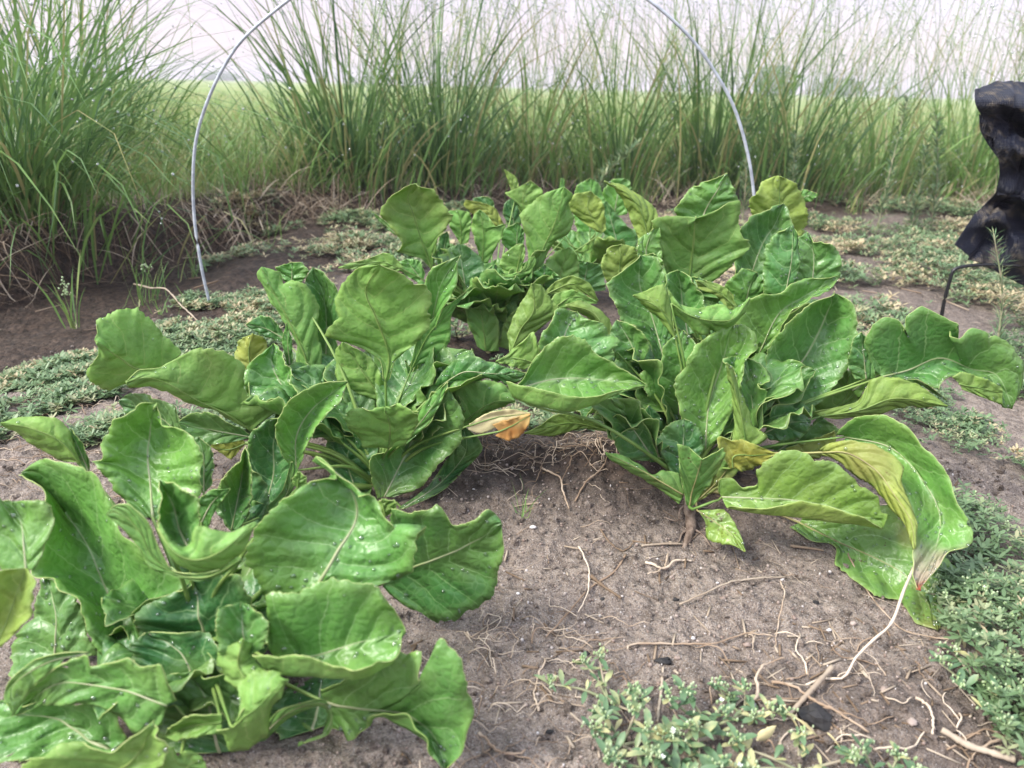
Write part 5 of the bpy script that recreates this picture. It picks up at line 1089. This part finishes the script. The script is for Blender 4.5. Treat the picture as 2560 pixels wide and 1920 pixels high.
for i, (s_, r, lab) in enumerate([("745,895", .0062, 'largest charcoal crumb in the middle of the bare soil'), ("798,633", .0032, 'square charcoal bit at the end of a straw'), ("435,858", .003, 'small charcoal bit left of the middle'), ("1365,665", .0035, 'charcoal bit near the drooping spotted leaf'), ("500,628", .0025, 'tiny charcoal bit beside the dark twig'), ("338,930", .0025, 'tiny charcoal bit low on the left of the bare soil'), ("285,1175", .003, 'charcoal bit nearest the front left leaf'), ("1365,1130", .013, 'large black charcoal lump under the grey split stick')]):
    (a, c_), = bq(s_); blob('charcoal', lab, 'charcoal', 'charcoal bits on the soil', a, c_, r, 'charcoal', 80 + i)
for i, (s_, r, t, lab) in enumerate([("155,625", .0028, .98, 'small bright white pebble on the left of the bare soil'), ("990,632", .005, .0, 'orange brown pebble beside the bent grey straw'), ("635,447", .003, .1, 'pinkish pebble left of the taproot'), ("1090,815", .005, .05, 'brown pebble just below the level root'), ("1645,1010", .006, .2, 'pink pebble among the litter on the right'), ("1755,1160", .006, .3, 'rosy pebble in the lower right litter'), ("865,785", .004, .8, 'pale pebble above the largest charcoal crumb'), ("1520,745", .005, .4, 'buff pebble right of the middle'), ("215,380", .0045, .8, 'whitish pebble beside the seedling'), ("800,890", .004, .05, 'brown pebble touching the largest charcoal crumb'), ("1425,750", .0035, .7, 'pale pebble left of the buff one'), ("1265,880", .0035, .1, 'red brown pebble at the end of the branching root'), ("1118,1058", .0045, .9, 'grey white pebble behind the middle flowering weed')]):
    (a, c_), = bq(s_); blob('pebble', lab, 'pebble', 'pebbles on the soil', a, c_, r * .7, 'pebble', 90 + i, t)
# hair fine roots, straw crumbs and grit: too many to count
rg = np.random.default_rng(12); bg = Bag()
def squiggle(x, y, L, r, tone, lift=.003, curv=1.2):
    n = 14; a = rg.uniform(0, 6.28); P = []; 
    for i in range(n):
        P.append([x, y, 0]); a += rg.normal(0, curv * .22); x += math.cos(a) * L / n; y += math.sin(a) * L / n * .8
    P = np.array(P); P[:, 2] = ground_z(P[:, 0], P[:, 1]) + r + lift * np.abs(np.sin(np.linspace(0, 3.14 * rg.uniform(1, 2), n))) * rg.random()
    bg.tube(P, np.linspace(r, r * .5, n), 4, tone)
for _ in range(130):
    x = rg.uniform(-.12, .62); y = .47 + .5 * rg.random(); squiggle(x, y, rg.uniform(.02, .09), rg.uniform(.00015, .0005), rg.uniform(.1, .8))
for _ in range(200):
    x = rg.normal(.12, .14); y = rg.normal(.93, .035); squiggle(x, y, rg.uniform(.03, .10), rg.uniform(.0003, .0009), rg.uniform(.1, .8), .012)
for _ in range(60):
    x = rg.uniform(.18, .5); y = rg.uniform(.40, .60); squiggle(x, y, rg.uniform(.02, .08), rg.uniform(.0004, .0011), rg.uniform(.2, .9), .008)
for _ in range(300):
    x = rg.uniform(-.85, -.35); y = rg.uniform(.75, 1.15); squiggle(x, y, rg.uniform(.02, .09), rg.uniform(.0003, .0008), rg.uniform(.2, .8), .01)
for _ in range(90):
    x = rg.uniform(-.05, .12); y = rg.uniform(.40, .62); squiggle(x, y, rg.uniform(.02, .07), rg.uniform(.0003, .0008), rg.uniform(.3, .9), .01)
tag(bg.build('root_litter', M['root']), 'hair fine dead roots strewn over the bare soil', 'roots', kind='stuff')
bg = Bag()
for _ in range(500):
    x = rg.uniform(-.1, .65); y = rg.uniform(.42, .95)
    if rg.random() < .45: x = rg.uniform(.2, .55); y = rg.uniform(.40, .62)
    a = rg.uniform(0, 6.28); L = rg.uniform(.004, .028); r = rg.uniform(.0004, .0014)
    P = np.array([[x, y, 0], [x + math.cos(a) * L, y + math.sin(a) * L, 0]]); P[:, 2] = ground_z(P[:, 0], P[:, 1]) + r * .8; P = crom(P, 3)
    bg.tube(P, r, 4, rg.choice([0.0, .1, .5, .8, .95]))
for _ in range(350):
    x = rg.uniform(-1.6, 1.4); y = rg.uniform(1.6, 3.6)
    a = rg.uniform(0, 6.28); L = rg.uniform(.02, .09); r = rg.uniform(.0008, .002)
    P = np.array([[x, y, 0], [x + math.cos(a) * L, y + math.sin(a) * L, 0]]); P[:, 2] = ground_z(P[:, 0], P[:, 1]) + r + rg.random() * .01; P = crom(P, 3)
    bg.tube(P, r, 4, rg.uniform(.2, 1))
tag(bg.build('straw_litter', M['straw']), 'crumbs of straw and bark scattered over the soil', 'litter', kind='stuff')
bg = Bag(); V0, Q0, T0 = BL
for _ in range(4500):
    x = rg.uniform(-.15, .7); y = .42 + .55 * rg.random(); r = .0005 + .0016 * rg.random() ** 3
    bg.add(np.array([x, y, gz(x, y) + r * .4]) + V0 * r * rg.uniform(.6, 1.3, 3), Q0, T0, rg.choice([0, .05, .1, .3, .3, .4, .6]))
tag(bg.build('grit', M['pebble']), 'sand grains and grit on the bare soil', 'grit', kind='stuff')
bg = Bag(); V0, Q0, T0 = BL; rg = np.random.default_rng(77)
for _ in range(4200):
    if rg.random() < .6: x = rg.uniform(-.2, .75); y = .40 + .6 * rg.random()
    else: x = rg.uniform(-1.0, -.2); y = rg.uniform(.7, 1.6)
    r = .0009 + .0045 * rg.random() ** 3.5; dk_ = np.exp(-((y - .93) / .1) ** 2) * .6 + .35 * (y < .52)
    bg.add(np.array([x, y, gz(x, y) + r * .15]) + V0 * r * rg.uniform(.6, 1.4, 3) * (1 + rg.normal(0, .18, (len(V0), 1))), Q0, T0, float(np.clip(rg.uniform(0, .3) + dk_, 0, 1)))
tag(bg.build('soil_crumbs', M['soil'], smooth=False), 'loose crumbs and small clods of soil on the bed', 'soil', kind='stuff')
# yellow dead weed leaves at the bottom
for i, (s_, L, lab) in enumerate([("1290,1170", .03, 'curled cream dead leaf standing among the flowering weeds'), ("1370,1210", .026, 'cream dead leaf blade leaning right of the curled one'), ("1480,1310", .03, 'folded cream dead leaf at the bottom edge'), ("1960,870", .026, 'tan dead leaf by the right hand weeds'), ("1120,1240", .022, 'small papery leaf between the two middle weeds')]):
    (a, c_), = bq(s_); g = on_ground(a, c_); rg = np.random.default_rng(40 + i); bg = Bag()
    az = rg.uniform(.2, 2.9); d = np.array([math.cos(az) * .8, math.sin(az) * .3, .6]); s1 = np.array([-.4, .1, .5]); s1 /= np.linalg.norm(s1)
    n_ = 12; t = np.linspace(0, 1, n_); w = np.sin(np.pi * t ** .8) * L * .22; c3 = np.array([g.x, g.y, gz(g.x, g.y) + .004]) + d * (L * t)[:, None] + np.array([0, -.3, .4]) * (L * np.sin(t * 3) * .3)[:, None]
    V = np.stack([c3 - s1 * w[:, None], c3 + np.array([0, .5, -.2]) * (w * .5)[:, None], c3 + s1 * w[:, None] * (1 + .2 * rg.normal(0, 1, n_))[:, None]], 1).reshape(-1, 3)
    F = [(q * 3 + j, q * 3 + j + 1, q * 3 + j + 4, q * 3 + j + 3) for q in range(n_ - 1) for j in range(2)]
    bg.add(V, F); o = bg.build('dead_leaf', M['cream']); md = o.modifiers.new('t', 'SOLIDIFY'); md.thickness = .0004
    tag(o, lab, 'dead leaf', 'dead leaves on the soil')

# ------------------------------------------------------------------ far trees, hazy on the horizon
def far_tree(px, Y, h, wd, lab, seed):
    r0 = ray(px, 90); x = r0.x / r0.y * Y; rg = np.random.default_rng(seed)
    z = gz(x, Y) - .3; r_ = empty('far_tree', (x, Y, z)); tag(r_, lab, 'tree', 'far trees on the horizon')
    bg = Bag(); bg.tube(crom([[x, Y, z - .2], [x + .1, Y, z + h * .5]], 6), np.linspace(.35, .2, 6), 6)
    for k in range(5): bg.tube(crom([[x, Y, z + h * .3], [x + rg.normal(0, wd * .25), Y + rg.normal(0, 1), z + h * rg.uniform(.6, .85)]], 5), np.linspace(.15, .05, 5), 5)
    bg.build('trunk', M['weed_stem'], r_, r_.location)
    n = 2600; c = rg.normal(0, 1, (n, 3)); c /= np.linalg.norm(c, axis=1)[:, None]; c *= rg.random((n, 1)) ** .4
    lump = 1 + .35 * vnoise(c[:, 0] * 3 + seed, c[:, 2] * 3, seed)
    C_ = np.array([x, Y, z + h * .5]) + c * lump[:, None] * np.array([wd / 2, wd / 2, h * .5])
    a = rg.normal(0, .25, (n, 3)); b_ = rg.normal(0, .25, (n, 3))
    V = np.stack([C_ - a, C_ - b_, C_ + a, C_ + b_], 1).reshape(-1, 3); bg = Bag(); bg.add(V, (np.arange(n) * 4)[:, None] + np.arange(4)[None], None, .2)
    bg.build('crown', M['cover'], r_, r_.location)
far_tree(92, 200, 4.6, 7, 'rounded hazy tree on the horizon in the gap between the left grass clumps', 1)
far_tree(66, 230, 3.6, 6, 'smaller hazy tree left of the rounded one on the horizon', 2)
far_tree(222, 260, 2.8, 12, 'long low hazy tree on the horizon behind the hoop left leg', 6)
far_tree(775, 170, 6.0, 9, 'broad hazy tree on the horizon between the hoop and the black cover', 4)
far_tree(838, 200, 4.6, 11, 'flat topped hazy tree on the horizon right of the broad one', 5)
b = NB('haze'); pv = b.n('ShaderNodeVolumePrincipled'); pv.inputs['Color'].default_value = (.93, .90, .95, 1); pv.inputs['Density'].default_value = .0028
b.t.links.new(pv.outputs[0], b.out.inputs['Volume'])
V = [(x, y, z) for z in (-3.0, 9.0) for y in (-12, 560) for x in (-1500, 1500)]
tag(mesh_np('haze', V, [(0, 2, 3, 1), (4, 5, 7, 6), (0, 1, 5, 4), (2, 6, 7, 3), (0, 4, 6, 2), (1, 3, 7, 5)], b.m, smooth=False), kind='stuff')
build_ground()
